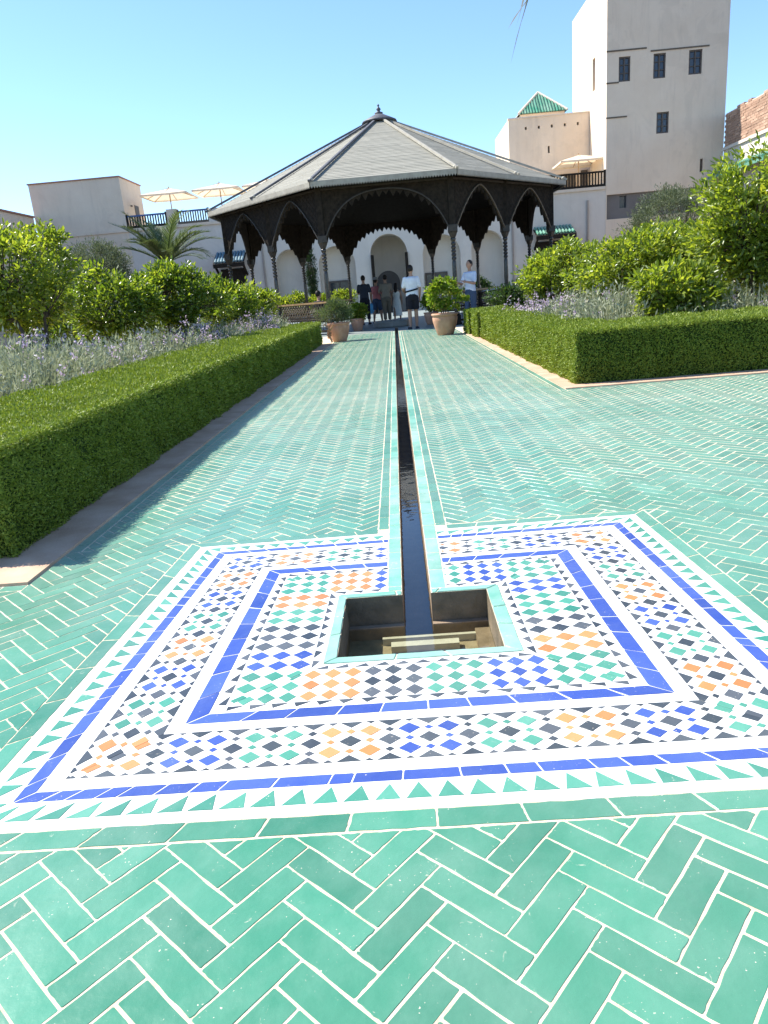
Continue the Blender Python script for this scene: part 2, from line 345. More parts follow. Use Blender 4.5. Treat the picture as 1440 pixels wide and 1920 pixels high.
def tile_geo(mb, poly, z=0.0, cham=.0016, depth=.006, sub=1, jit=.0, tilt=.0):
    """one fired tile: wobbly outline, eased edge, skirt"""
    pts = []
    n = len(poly)
    for i in range(n):
        a, b = poly[i], poly[(i+1) % n]; l = math.hypot(b[0]-a[0], b[1]-a[1]); k = sub if l > .03 else 1
        for j in range(k):
            t = j/k
            if sub > 1 and j == 0:  # eased corner
                e = min(.18, .0018/l); pts.append(lerp2(a, poly[i-1], min(.18, .0018/max(1e-6, math.hypot(a[0]-poly[i-1][0], a[1]-poly[i-1][1]))))); pts.append(lerp2(a, b, e)); continue
            q = lerp2(a, b, t); pts.append((q[0]+random.uniform(-jit, jit), q[1]+random.uniform(-jit, jit)))
    pts = clean(pts, .0005)
    if len(pts) < 3: return
    inn = inset(pts, cham) if sub == 1 else None
    cx = sum(p[0] for p in pts)/len(pts); cy = sum(p[1] for p in pts)/len(pts)
    tx, ty = random.uniform(-tilt, tilt), random.uniform(-tilt, tilt)
    zz = lambda p, dz: z+dz+(p[0]-cx)*tx+(p[1]-cy)*ty
    r = max(math.hypot(p[0]-cx, p[1]-cy) for p in pts); i0 = len(mb.v); k = len(pts)
    for p in pts: mb.v.append((p[0], p[1], z-depth))
    for p in pts: mb.v.append((p[0], p[1], zz(p, -cham)))
    for p in pts:
        dx, dy = cx-p[0], cy-p[1]; l = math.hypot(dx, dy); q = (p[0]+dx/l*cham*1.3, p[1]+dy/l*cham*1.3); mb.v.append((q[0], q[1], zz(q, 0)))
    for ring in (0, k):
        for j in range(k): mb.f.append((i0+ring+j, i0+ring+(j+1) % k, i0+ring+k+(j+1) % k, i0+ring+k+j))
    mb.f.append(tuple(i0+2*k+j for j in range(k)))
def topix(x, y, z=0.0):
    d = Vector((x, y, z))-CAM_LOC; zf = d.dot(_fw)
    return (720+FPX*d.dot(_r)/zf, 960-FPX*d.dot(_u)/zf, zf) if zf > .05 else (-9e9, 0, 1)

# ================================================================== GROUND, PATH, WATER
RXL, RXR = -.052, .048            # rill
OX0, OX1, OY0, OY1 = -.247, .241, 1.870, 2.296   # basin opening
RYE = 23.6
def sheet_with_hole(mb, x0, x1, y0, y1, z):
    def q(a, b, c, d):
        a, b, c, d = max(a, x0), min(b, x1), max(c, y0), min(d, y1)
        if b > a and d > c: mb.poly([(a, c, z), (b, c, z), (b, d, z), (a, d, z)])
    B = 1e5
    q(-B, B, -B, OY0); q(-B, OX0, OY0, OY1); q(OX1, B, OY0, OY1)
    q(-B, RXL, OY1, RYE); q(RXR, B, OY1, RYE); q(-B, B, RYE, B)
mb = MB(); sheet_with_hole(mb, -2500, 2500, -2500, 2500, -.02)
structure(mb.build('ground', 'soil'), 'brown garden soil stretching out under the beds')
mb = MB(); sheet_with_hole(mb, -6, 11, -1.5, 21.2, -.0001)
path = structure(mb.build('path', 'grout'), 'green glazed herringbone tile paving with cream joints')
mb = MB(); mb.poly([(-7, 21.2, -.004), (RXL, 21.2, -.004), (RXL, RYE, -.004), (-7, RYE, -.004)]); mb.poly([(RXR, 21.2, -.004), (7, 21.2, -.004), (7, RYE, -.004), (RXR, RYE, -.004)])
mb.poly([(-7, RYE, -.004), (7, RYE, -.004), (7, 45.2, -.004), (-7, 45.2, -.004)])
pfloor = structure(mb.build('courtyard_floor', 'floorstone'), 'pale paved floor under and behind the pavilion')
# rill + basin shell
mb = MB(); zf = -.19
mb.poly([(RXL, OY1, zf), (RXL, RYE, zf), (RXL, RYE, 0), (RXL, OY1, 0)]); mb.poly([(RXR, RYE, zf), (RXR, OY1, zf), (RXR, OY1, 0), (RXR, RYE, 0)])
mb.poly([(RXL, RYE, zf), (RXR, RYE, zf), (RXR, RYE, 0), (RXL, RYE, 0)])
rill = structure(mb.build('water_channel', 'channel'), 'narrow plaster-lined water channel down the middle of the path')
mb = MB(); mb.poly([(RXL, OY1, zf), (RXR, OY1, zf), (RXR, RYE, zf), (RXL, RYE, zf)]); mb.build('channel_bed', 'bed', rill)
mb = MB(); zb = -.30
mb.poly([(OX0, OY0, 0), (OX1, OY0, 0), (OX1, OY0, zb), (OX0, OY0, zb)]); mb.poly([(OX0, OY1, 0), (OX0, OY0, 0), (OX0, OY0, zb), (OX0, OY1, zb)])
mb.poly([(OX1, OY0, 0), (OX1, OY1, 0), (OX1, OY1, zb), (OX1, OY0, zb)])
for a, b in ((OX0, RXL), (RXR, OX1)): mb.poly([(b, OY1, 0), (a, OY1, 0), (a, OY1, zb), (b, OY1, zb)])
mb.poly([(RXR, OY1, zf), (RXL, OY1, zf), (RXL, OY1, zb), (RXR, OY1, zb)])
basin = structure(mb.build('basin_shell', 'basin_wall'), 'dark sunken square basin where the channel ends')
mb = MB(); mb.box(OX0, OX1, OY0, OY1, zb, -.155); mb.build('basin_bed', 'sand', basin)
mb = MB(); mb.box(OX0, RXL, OY1-.022, OY1+.0, -.175, -.108); mb.build('ledge', 'channel', basin)
mb = MB(); mb.box(RXR, OX1, OY1-.022, OY1+.0, -.175, -.108); mb.build('ledge', 'channel', basin)
mb = MB(); mb.box(OX1-.05, OX1, OY0, OY1-.04, -.18, -.125); mb.build('ledge', 'channel', basin)
for y0, y1, x0, x1 in ((2.225, 2.24, -.13, .20), (2.165, 2.20, -.10, .13)):  # pale bars added to stand for sunlit bits of the basin floor
    mb = MB(); mb.box(x0, x1, y0, y1, -.157, -.130); mb.build('sunlit_floor_bar', 'sunlit_bar', basin)
mb = MB(); zw = -.112
mb.poly([(OX0, OY0, zw), (OX1, OY0, zw), (OX1, OY1, zw), (RXR, OY1, zw), (RXL, OY1, zw), (OX0, OY1, zw)])
mb.poly([(RXL, OY1, zw), (RXR, OY1, zw), (RXR, RYE, zw), (RXL, RYE, zw)])
structure(mb.build('water', 'water'), 'still dark water in the channel and basin')

# ------------------------------------------------------------------ herringbone tiling
TW = .0577; NB = 3
def herring(angle, ox, oy, x0, x1, y0, y1):
    ca, sa = math.cos(angle), math.sin(angle)
    def tw(i, j): return (ox+ca*i*TW-sa*j*TW, oy+sa*i*TW+ca*j*TW)
    R = int(max(abs(x0-ox), abs(x1-ox), abs(y0-oy), abs(y1-oy))*1.5/TW)+4
    for j in range(-R, R):
        for i in range(-R, R):
            m = (i-j) % (2*NB)
            if m == 0: q = (i, j, i+NB, j+1)
            elif m == 2*NB-1: q = (i, j, i+1, j+NB)
            else: continue
            c = tw((q[0]+q[2])/2, (q[1]+q[3])/2)
            if x0-.12 < c[0] < x1+.12 and y0-.12 < c[1] < y1+.12:
                yield c, [tw(q[0], q[1]), tw(q[2], q[1]), tw(q[2], q[3]), tw(q[0], q[3])]
W4 = [(-1.02, 1.212), (-.938, 2.975), (.972, 2.99), (1.03, 1.212)]          # white outer (NL FL FR NR)
BO = [(-.926, 1.303), (-.839, 2.887), (.882, 2.903), (.935, 1.303)]         # outer blue band
BI = [(-.616, 1.570), (-.575, 2.628), (.597, 2.626), (.621, 1.572)]         # inner blue band
BF = [(-.287, 1.836), (-.276, 2.330), (.285, 2.330), (.292, 1.836)]         # basin kerb
GB = [(-1.077, 1.156), (-.994, 3.032), (1.028, 3.047), (1.088, 1.156)]      # green border outside
KL, KR = -1.565, 1.572
regions_far = [
    [(KL, 1.156), GB[0], GB[1], (KL, GB[1][1])], [(-5, 1.156), (KL, 1.156), (KL, 2.60), (-5, 2.60)],
    [(GB[3][0], 1.156), (KR, 1.156), (KR, GB[2][1]), GB[2]], [(KR, 1.156), (9.5, 1.156), (9.5, 6.86), (KR, 6.86)],
    [(KL+.06, GB[1][1]), (-.150, GB[1][1]), (-.150, 21.15), (KL+.06, 21.15)], [(.152, GB[2][1]), (KR, GB[2][1]), (KR, 6.86), (.152, 6.86)],
    [(.152, 6.86), (KR-.06, 6.86), (KR-.06, 21.15), (.152, 21.15)]]
regions_far = [ccw(r) for r in regions_far]
region_near = ccw([(-5, -.9), (9.5, -.9), (9.5, 1.154), (-5, 1.154)])
tiles = []      # (poly)
def collect(regs, gen):
    for c, q in gen:
        q = ccw(q); probe = q+[lerp2(q[i], q[(i+1) % 4], .5) for i in range(4)]
        if all(any(inside(p, r) for r in regs) for p in probe): tiles.append(q); continue
        for r in regs:
            k = clean(clip(q, r))
            if len(k) >= 3 and abs(area(k)) > 2.2e-4: tiles.append(k)
def rect(x0, x1, y0, y1): return [(x0, y0), (x1, y0), (x1, y1), (x0, y1)]
collect(regions_far, herring(math.radians(45), .02, 5.0, -2.0, 2.2, 1.15, 21.2))
n0 = len(tiles)
collect([ccw(regions_far[3])], ((c, q) for c, q in herring(math.radians(45), .02, 5.0, 2.1, 7.0, 1.15, 6.9) if c[0] > 2.32))
collect([ccw(regions_far[1])], ((c, q) for c, q in herring(math.radians(45), .02, 5.0, -3.4, -1.9, 1.15, 2.65) if c[0] < -2.12))
collect([region_near], herring(math.radians(49), .136, .946, -2.4, 2.6, .1, 1.16))
# straight border rows of the same tile
def row(p, q, width_vec, first=.06, length=.178):
    L = math.hypot(q[0]-p[0], q[1]-p[1]); s = -random.uniform(0, length); out = []
    while s < L:
        l = length*random.uniform(.96, 1.04); a, b = max(s, 0), min(s+l, L); s += l
        if b-a < .012: continue
        A, B = lerp2(p, q, a/L), lerp2(p, q, b/L)
        out.append(ccw([A, B, (B[0]+width_vec[0], B[1]+width_vec[1]), (A[0]+width_vec[0], A[1]+width_vec[1])]))
    return out
rows = []
rows += row((KL, GB[1][1]), (KL, 21.15), (.058, 0)); rows += row((KR, 6.86), (KR, 21.15), (-.058, 0))
rows += row((-.150, 3.03), (-.150, 21.15), (.047, 0)); rows += row((.152, 3.04), (.152, 21.15), (-.048, 0))
rows += row((-5, 2.60), (KL, 2.60), (0, .056)); rows += row((KR, 6.86), (8, 6.86), (0, .056))
for k in range(4):      # green border round the mosaic, mitred
    A0, A1, B0, B1 = GB[k], GB[(k+1) % 4], W4[k], W4[(k+1) % 4]
    L = math.hypot(A1[0]-A0[0], A1[1]-A0[1]); n = max(1, round(L/.182))
    for i in range(n):
        a, b = i/n, (i+1)/n
        pc = ccw([lerp2(A0, A1, a), lerp2(A0, A1, b), lerp2(B0, B1, b), lerp2(B0, B1, a)])
        for lo, hi in ((-9, -.150), (.152, 9)) if k == 1 else ((-9, 9),):
            z = clip(pc, ccw(rect(lo, hi, -9, 30)))
            if len(z) >= 3 and area(z) > 2e-4: rows.append(z)
inner_rows = row((-.103, 2.335), (-.103, 21.15), (.051, 0)) + row((.104, 2.335), (.104, 21.15), (-.056, 0))
def pixarea(p):
    q = [topix(*c) for c in p]
    if any(c[0] < -40 or c[0] > 1480 or c[1] > 1960 or c[1] < 560 for c in q): return 0
    return abs(area([(c[0], c[1]) for c in q]))
allt = [(p, 'h') for p in tiles]+[(p, 'r') for p in rows]+[(p, 'i') for p in inner_rows]
for kind, nm, cap, mat in (('h', 'herringbone_tile', 300, 'green'), ('r', 'border_tile', 220, 'green'), ('i', 'channel_edge_tile', 120, 'green_light')):
    lst = sorted([p for p, k in allt if k == kind], key=lambda p: -pixarea(p))
    for p in lst[:cap]:
        p = inset(p, random.uniform(.0014, .0028))
        if len(p) < 3: continue
        mb = MB(); tile_geo(mb, p, random.uniform(.0007, .0012), .0008, .004, 6, .0011, .005); mb.build(nm, mat, path)
    mb = MB()
    for p in lst[cap:]:
        d = math.hypot(*p[0]); p = inset(p, random.uniform(.0020, .0034)*(1 if d < 3 else 1.35 if d < 6 else 1.8))
        if len(p) < 3: continue
        if d < 4: tile_geo(mb, p, random.uniform(.0005, .0009), .0005, .004, 3, .0009, .003)
        else:
            z = random.uniform(.0002, .0004)+.00012*max(0, 8-d)/4; tx, ty = random.uniform(-.0016, .0016), random.uniform(-.0016, .0016); cx = sum(q[0] for q in p)/len(p); cy = sum(q[1] for q in p)/len(p)
            top = [(x, y, z+(x-cx)*tx+(y-cy)*ty) for x, y in p]; i0 = len(mb.v); k = len(p)
            mb.v += [(x, y, -.004) for x, y in p]+top
            for j in range(k): mb.f.append((i0+j, i0+(j+1) % k, i0+k+(j+1) % k, i0+k+j))
            mb.f.append(tuple(i0+k+j for j in range(k)))
    stuff(mb.build(nm+'s_beyond', mat, path))

# ------------------------------------------------------------------ zellige mosaic round the basin
mb = MB()
for k in range(4):
    A0, A1, B0, B1 = W4[k], W4[(k+1) % 4], BF[k], BF[(k+1) % 4]
    pc = ccw([A0, A1, B1, B0])
    for lo, hi in ((-9, -.103), (.104, 9)) if k == 1 else ((-9, 9),):
        z = clip(pc, rect(lo, hi, -9, 30)); mb.poly([(x, y, .0004) for x, y in z])
mosaic = structure(mb.build('mosaic_floor', 'zwhite'), 'white zellige mosaic square with coloured diamonds around the sunken basin')
def piece(poly, name, mat, k, gap=.0006):
    for lo, hi in ((-9, -.104), (.105, 9)) if k == 1 else ((-9, 9),):
        z = clean(clip(poly, rect(lo, hi, -9, 30)))
        if len(z) < 3 or area(z) < 1.2e-5: continue
        z = inset(z, gap)
        if len(z) < 3: continue
        m = MB(); tile_geo(m, z, .0014+random.uniform(-.0003, .0004), .0005, .003, 2 if len(z) == 4 and area(z) > 8e-4 else 1, .0006, .008); m.build(name, mat, mosaic)
def band(A, B, t0, t1): return [lerp2(a, b, t0) for a, b in zip(A, B)], [lerp2(a, b, t1) for a, b in zip(A, B)]
def blue_band(A, B, lens):
    for k in range(4):
        A0, A1, B0, B1 = A[k], A[(k+1) % 4], B[k], B[(k+1) % 4]
        L = math.hypot(A1[0]-A0[0], A1[1]-A0[1]); s = 0
        while s < L-.01:
            l = random.uniform(*lens); e = min(L, s+l)
            if L-e < .03: e = L
            piece(ccw([lerp2(A0, A1, s/L), lerp2(A0, A1, e/L), lerp2(B0, B1, e/L), lerp2(B0, B1, s/L)]), 'blue_band_tile', 'zblue', k, .0018); s = e
a, b = band(BO, BI, 0, .135); blue_band(a, b, (.045, .13))
a, b = band(BI, BF, 0, .166); blue_band(a, b, (.10, .14))
def side_frame(A, B, k):
    A0, A1, B0, B1 = A[k], A[(k+1) % 4], B[k], B[(k+1) % 4]
    M0, M1 = lerp2(A0, B0, .5), lerp2(A1, B1, .5)
    ma, mbb = lerp2(A0, A1, .5), lerp2(B0, B1, .5)
    return ccw([A0, A1, B1, B0]), M0, M1, (mbb[0]-ma[0], mbb[1]-ma[1])
# green saw-tooth row between the outer white strip and the blue band
A, B = band(W4, BO, .36, .93)
for k in range(4):
    A0, A1, B0, B1 = A[k], A[(k+1) % 4], B[k], B[(k+1) % 4]
    n = round(math.hypot(A1[0]-A0[0], A1[1]-A0[1])/.0665)
    for i in range(n):
        j = random.uniform(-.04, .04)
        if k in (0, 1): s = (i+.06, i+.92, i+.16+j)
        else: s = (i+.06, i+.92, i+.5+j)
        piece(ccw([lerp2(A0, A1, s[0]/n), lerp2(A0, A1, s[1]/n), lerp2(B0, B1, s[2]/n)]), 'saw_tooth_tile', 'zgreen', k)
# outer ring: big and small diamonds
A, B = band(BO, BI, .285, .865); CYC = ['zorange', 'zblue', 'zgreen']
for k in range(4):
    trap, M0, M1, v = side_frame(A, B, k); n = 32 if k in (0, 1, 2, 3) else 32
    Ls = math.hypot(M1[0]-M0[0], M1[1]-M0[1]); n = 4*round(Ls/.191); G = n//4
    CC = ['zorange', 'zblue', 'zorange', 'zgreen']; st0, en0 = CC[k], CC[(k+1) % 4]; cyc = (['zorange', 'zgreen', 'zblue'], ['zblue', 'zorange', 'zgreen'], ['zorange', 'zblue', 'zgreen'], ['zgreen', 'zblue', 'zorange'])[k]
    seqk = [cyc[j % 3] for j in range(G+1)]; seqk[-1] = en0
    def P(i, b): return (M0[0]+(M1[0]-M0[0])*i/n+v[0]*b/4, M0[1]+(M1[1]-M0[1])*i/n+v[1]*b/4)
    def dia(i, b, h, name, mat):
        h *= random.uniform(.94, 1.03)
        q = clean(clip(ccw([P(i-h, b), P(i, b-h), P(i+h, b), P(i, b+h)]), trap))
        if len(q) >= 3: piece(q, name, mat, k, .0006 if len(q) == 4 else .0001)
    for i in range(-3, n+4):
        col = seqk[min(G, max(0, int(math.floor(i/4+.5))))]
        if i % 2 == 0:
            dia(i, 0, .60, 'large_diamond_tile', 'zdark'); dia(i, 2, .64, 'triangle_tile', 'zdark'); dia(i, -2, .64, 'triangle_tile', 'zdark')
            sm = col if i % 4 == 0 else 'zdark'
            dia(i, 1, .27, 'small_diamond_tile', sm); dia(i, -1, .27, 'small_diamond_tile', sm)
        else:
            dia(i, 1, .60, 'large_diamond_tile', col); dia(i, -1, .60, 'large_diamond_tile', col); dia(i, 0, .27, 'small_diamond_tile', col)
            dia(i, 2, .26, 'small_triangle_tile', 'zdark'); dia(i, -2, .26, 'small_triangle_tile', 'zdark')
# inner field: three rows of diamonds in blocks of three
SEQ = [['zgreen', 'zorange', 'zdark', 'zgreen', 'zblue', 'zgreen', 'zgreen'], ['zgreen', 'zblue', 'zdark', 'zgreen', 'zorange', 'zgreen'], ['zgreen', 'zblue', 'zorange', 'zorange', 'zgreen', 'zgreen'], ['zgreen', 'zorange', 'zgreen', 'zdark', 'zblue', 'zgreen']]
SEQ[1] = ['zgreen', 'zblue', 'zgreen', 'zorange', 'zblue', 'zgreen']; SEQ[2] = ['zgreen', 'zblue', 'zgreen', 'zdark', 'zorange', 'zgreen']
ORD = {0: SEQ[3], 1: SEQ[1], 2: SEQ[2], 3: SEQ[0]}
A, B = band(BI, BF, .275, .90)
for k in range(4):
    trap, M0, M1, v = side_frame(A, B, k)
    Ls = math.hypot(M1[0]-M0[0], M1[1]-M0[1]); n = 3*round(Ls/.175)
    seq = {0: ['zgreen', 'zblue', 'zdark', 'zgreen', 'zorange', 'zgreen'], 1: ['zgreen', 'zorange', 'zblue', 'zgreen', 'zblue', 'zgreen'],
           2: ['zgreen', 'zblue', 'zgreen', 'zdark', 'zorange', 'zgreen'], 3: ['zgreen', 'zblue', 'zgreen', 'zdark', 'zorange', 'zgreen']}
    # sides run NL-FL (left), FL-FR (far), FR-NR (right), NR-NL (near)
    sq = seq[k]
    for i in range(-2, n+3):
        cidx = min(len(sq)-1, max(0, int(round(i/3*(len(sq)-1)/(n/3)))))
        for b in (-1, 0, 1):
            h = .465*random.uniform(.96, 1.02); vv = (v[0]/3, v[1]/3)
            def P(i, b): return (M0[0]+(M1[0]-M0[0])*i/n+vv[0]*b, M0[1]+(M1[1]-M0[1])*i/n+vv[1]*b)
            q = clean(clip(ccw([P(i-h, b), P(i, b-h*1.05), P(i+h, b), P(i, b+h*1.05)]), trap))
            if len(q) >= 3: piece(q, 'field_diamond_tile', sq[cidx], k)
for A, B, up in ((*band(BI, BF, .195, .275), False), (*band(BI, BF, .90, .975), True)):
    for k in range(4):
        A0, A1, B0, B1 = A[k], A[(k+1) % 4], B[k], B[(k+1) % 4]
        if not up: A0, A1, B0, B1 = B0, B1, A0, A1
        n = round(math.hypot(A1[0]-A0[0], A1[1]-A0[1])/.060)
        for i in range(n):
            piece(ccw([lerp2(A0, A1, (i+.1)/n), lerp2(A0, A1, (i+.92)/n), lerp2(B0, B1, (i+.5)/n)]), 'edge_triangle_tile', 'zdark', k)
# pale green basin kerb
OPQ = [(OX0, OY0), (OX0, OY1), (OX1, OY1), (OX1, OY0)]
for k in range(4):
    A0, A1, B0, B1 = BF[k], BF[(k+1) % 4], OPQ[k], OPQ[(k+1) % 4]
    for s, e in ((0, .36), (.36, .64), (.64, 1)):
        pc = ccw([lerp2(A0, A1, s), lerp2(A0, A1, e), lerp2(B0, B1, e), lerp2(B0, B1, s)])
        for lo, hi in ((-9, RXL-.001), (RXR+.001, 9)) if k == 1 else ((-9, 9),):
            z = clean(clip(pc, rect(lo, hi, -9, 30)))
            if len(z) >= 3 and area(z) > 1e-4:
                z = inset(z, .0015)
                if len(z) >= 3: m = MB(); tile_geo(m, z, .003, .002, .03, 4, .0008, .006); m.build('basin_edge_tile', 'green_light', mosaic)

# ================================================================== KERBS AND HEDGES
def kerb(name, pts, label):
    m = MB()
    for (x0, x1, y0, y1) in pts: m.box(x0, x1, y0, y1, -.03, .012)
    return structure(m.build(name, 'kerb'), label)
kerb('kerb', [(-1.95, KL-.002, 2.66, 17.5), (-5, -1.952, 2.66, 2.92)], 'flat terracotta kerb strip under the long straight hedge')
kerb('kerb', [(KR+.002, 1.80, 6.92, 17.0), (1.802, 9, 6.92, 7.14)], 'flat sandy kerb strip under the corner hedge')

def hedge(name, boxes, label, dens=8000, base=4.0):
    th = empty(name, ((boxes[0][0]+boxes[0][1])/2, boxes[0][2], 0)); tag(th, label, 'hedge', None)
    m = MB()
    for bi, (x0, x1, y0, y1, h) in enumerate(boxes): m.box(x0+(.035 if bi == 0 else -.04), x1-.035, y0+.035, y1-.035, -.02, h-.035-.002*bi)
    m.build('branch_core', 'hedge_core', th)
    Ps, Ns = [], []
    for bi, (x0, x1, y0, y1, h) in enumerate(boxes):
        for (o, eu, ev, nn) in (((x0, y0, h), (x1-x0, 0, 0), (0, y1-y0, 0), (0, 0, 1)), ((x0, y0, 0), (0, y1-y0, 0), (0, 0, h), (-1, 0, 0)), ((x1, y0, 0), (0, y1-y0, 0), (0, 0, h), (1, 0, 0)),
                                ((x0, y0, 0), (x1-x0, 0, 0), (0, 0, h), (0, -1, 0)), ((x0, y1, 0), (x1-x0, 0, 0), (0, 0, h), (0, 1, 0))):
            eu, ev = np.array(eu, float), np.array(ev, float); A = np.linalg.norm(np.cross(eu, ev))
            back = (nn[0] == -1 and x0 < -1.5) or (nn[1] == 1) or (nn[0] == 1 and x0 > 1.5)
            n = int(A*dens*(.3 if back else 1)); uv = RNG.random((n, 2)); p = np.array(o)+uv[:, :1]*eu+uv[:, 1:]*ev
            Ps.append(p); Ns.append(np.tile(nn, (n, 1)))
    P = np.concatenate(Ps); N = np.concatenate(Ns).astype(float)
    s = np.clip(np.hypot(P[:, 0], P[:, 1])/base, 1, 3.0); keep = RNG.random(len(P)) < 1/s**1.7
    for bi, (x0, x1, y0, y1, h) in enumerate(boxes):   # drop leaves buried inside another box
        keep &= ~((P[:, 0] > x0+.03) & (P[:, 0] < x1-.03) & (P[:, 1] > y0+.03) & (P[:, 1] < y1-.03) & (P[:, 2] < h-.03))
    P, N, s = P[keep], N[keep], s[keep]; n = len(P)
    lump = .013*(np.sin(P[:, 0]*9+P[:, 1]*5.1)+np.sin(P[:, 1]*13+P[:, 2]*11+1)+np.sin(P[:, 2]*17+P[:, 0]*15+P[:, 1]*3.3))*.6
    P = P+N*(lump-.022+RNG.normal(0, .007, n))[:, None]
    # rounded shoulders
    for (x0, x1, y0, y1, h) in boxes:
        top = N[:, 2] > .5
        dx = np.minimum(np.abs(P[:, 0]-x0), np.abs(P[:, 0]-x1)); P[:, 2] -= np.where(top, .03*np.exp(-(dx/.05)**2), 0)
    P = P-np.array(th.location)
    D = N*RNG.uniform(.1, .8, n)[:, None]+RNG.normal(0, .6, (n, 3))+np.array([0, 0, .25]); NN = RNG.normal(0, 1, (n, 3))+N*1.7
    stuff(leaves('foliage', P, D, NN, .0145*s*RNG.uniform(.6, 1.4, n), .0065*s, 'hedge', th, 'diamond'))
    return th
hedge('clipped_hedge', [(-2.95, -1.775, 2.98, 15.10, .52)], 'long straight clipped hedge with its shaded face to the path', 32000, 3.6)
hedge('clipped_hedge', [(-2.75, -1.80, 15.32, 17.6, .52)], 'short hedge block continuing the long straight hedge, beside the grey potted shrub', 22000, 5)
hedge('clipped_hedge', [(1.715, 2.40, 7.13, 15.0, .53), (2.40, 8.2, 7.13, 8.40, .53)], 'L-shaped clipped hedge with a sunlit side and a shaded front', 34000, 4.6)
hedge('clipped_hedge', [(1.66, 2.6, 15.28, 16.35, .54)], 'short clipped hedge block just past the end of the L-shaped hedge', 22000, 5)
hedge('clipped_hedge', [(1.60, 2.5, 16.55, 17.4, .54)], 'small clipped hedge block tucked behind the terracotta pot', 22000, 5)

hedge('clipped_hedge', [(-14, -4.4, 19.4, 20.2, .52)], 'distant clipped hedge glimpsed under the citrus trees, below the olive', 5000, 5)
hedge('clipped_hedge', [(4.0, 12, 18.6, 19.4, .6)], 'distant clipped hedge behind the citrus trees near the boundary wall', 5000, 5)
# ================================================================== PAVILION
PC = Vector((-.06, 27.8, 0))
pav = empty('garden_pavilion', PC); tag(pav, 'large dark cedar pavilion with grey shingled tent roof and scalloped arches', 'pavilion')
def mirror(q): return q+[(x, -y) for x, y in reversed(q)]
_e = [(2.02, -6.35), (4.06, -4.10), (5.98, -1.95)]
EAVE = [(-x, y) for x, y in reversed(_e)]+[]                       # build full ring of 12, going round
ring = lambda q: [(-q[0][0], q[0][1]), q[0], q[1], q[2], (q[2][0], -q[2][1]), (q[1][0], -q[1][1]), (q[0][0], -q[0][1]), (-q[0][0], -q[0][1]), (-q[1][0], -q[1][1]), (-q[2][0], -q[2][1]), (-q[2][0], q[2][1]), (-q[1][0], q[1][1])]
EAVE = ring(_e); COLS = ring([(1.88, -5.80), (3.66, -3.90), (5.48, -2.0)])
ZE, ZA = 4.12, 6.92
wp = lambda p, z: Vector((PC.x+p[0], PC.y+p[1], z))
for k in range(12):
    a, b = EAVE[k], EAVE[(k+1) % 12]; m = MB(); NC = 46
    for i in range(NC):   # overlapping shingle courses, each split in a few boards
        t0, t1 = i/NC*.965, (i+1)/NC*.965
        lift = .011
        A0 = lerp2(a, (0, 0), t0); B0 = lerp2(b, (0, 0), t0); A1 = lerp2(a, (0, 0), t1); B1 = lerp2(b, (0, 0), t1)
        nb = max(1, int(6*(1-t0))); z0, z1 = ZE+(ZA-ZE)*t0, ZE+(ZA-ZE)*t1
        cuts = [0]+sorted(random.random() for _ in range(nb-1))+[1]
        for u0, u1 in zip(cuts, cuts[1:]):
            lf = lift+random.uniform(-.003, .003)
            q = [wp(lerp2(A0, B0, u0), z0+lf), wp(lerp2(A0, B0, u1), z0+lf), wp(lerp2(A1, B1, u1), z1+.002), wp(lerp2(A1, B1, u0), z1+.002)]
            m.poly(q); m.poly([wp(lerp2(A0, B0, u0), z0-.004), wp(lerp2(A0, B0, u1), z0-.004), q[1], q[0]])
    m.build('roof_panel', 'shingle', pav)
for k in range(12):     # hip battens
    a = EAVE[k]; m = MB(); p, q = wp((a[0]*1.01, a[1]*1.01), ZE+.055), wp((a[0]*.035, a[1]*.035), ZE+(ZA-ZE)*.965+.05)
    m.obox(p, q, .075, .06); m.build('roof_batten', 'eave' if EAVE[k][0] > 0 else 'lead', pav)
    m = MB(); m.ball(wp((a[0]*.99, a[1]*.99), ZE+.10), .07, .07, .06, 10); m.build('batten_knob', 'eave', pav, True)
m = MB()
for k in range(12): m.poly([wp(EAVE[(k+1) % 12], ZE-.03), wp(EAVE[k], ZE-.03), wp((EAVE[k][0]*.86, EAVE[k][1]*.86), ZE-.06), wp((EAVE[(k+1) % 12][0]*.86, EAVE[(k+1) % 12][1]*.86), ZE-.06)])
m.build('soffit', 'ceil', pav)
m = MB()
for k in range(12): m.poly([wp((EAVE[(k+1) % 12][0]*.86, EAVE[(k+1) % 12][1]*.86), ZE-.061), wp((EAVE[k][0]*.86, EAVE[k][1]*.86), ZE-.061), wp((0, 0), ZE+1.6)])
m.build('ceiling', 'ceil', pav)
m = MB(); cap = [(.62, -.10), (.60, -.05), (.22, .13), (.13, .17), (.12, .22)]
m.lathe(cap, 24, (PC.x, PC.y, ZA-.05)); m.build('roof_cap', 'lead', pav, True)
m = MB(); m.lathe([(.13, .10), (.15, .16), (.06, .20), (.05, .22), (.085, .27), (.05, .32), (.02, .36), (.045, .39), (.01, .44)], 14, (PC.x, PC.y, ZA+.0)); m.build('finial', 'lead', pav, True)
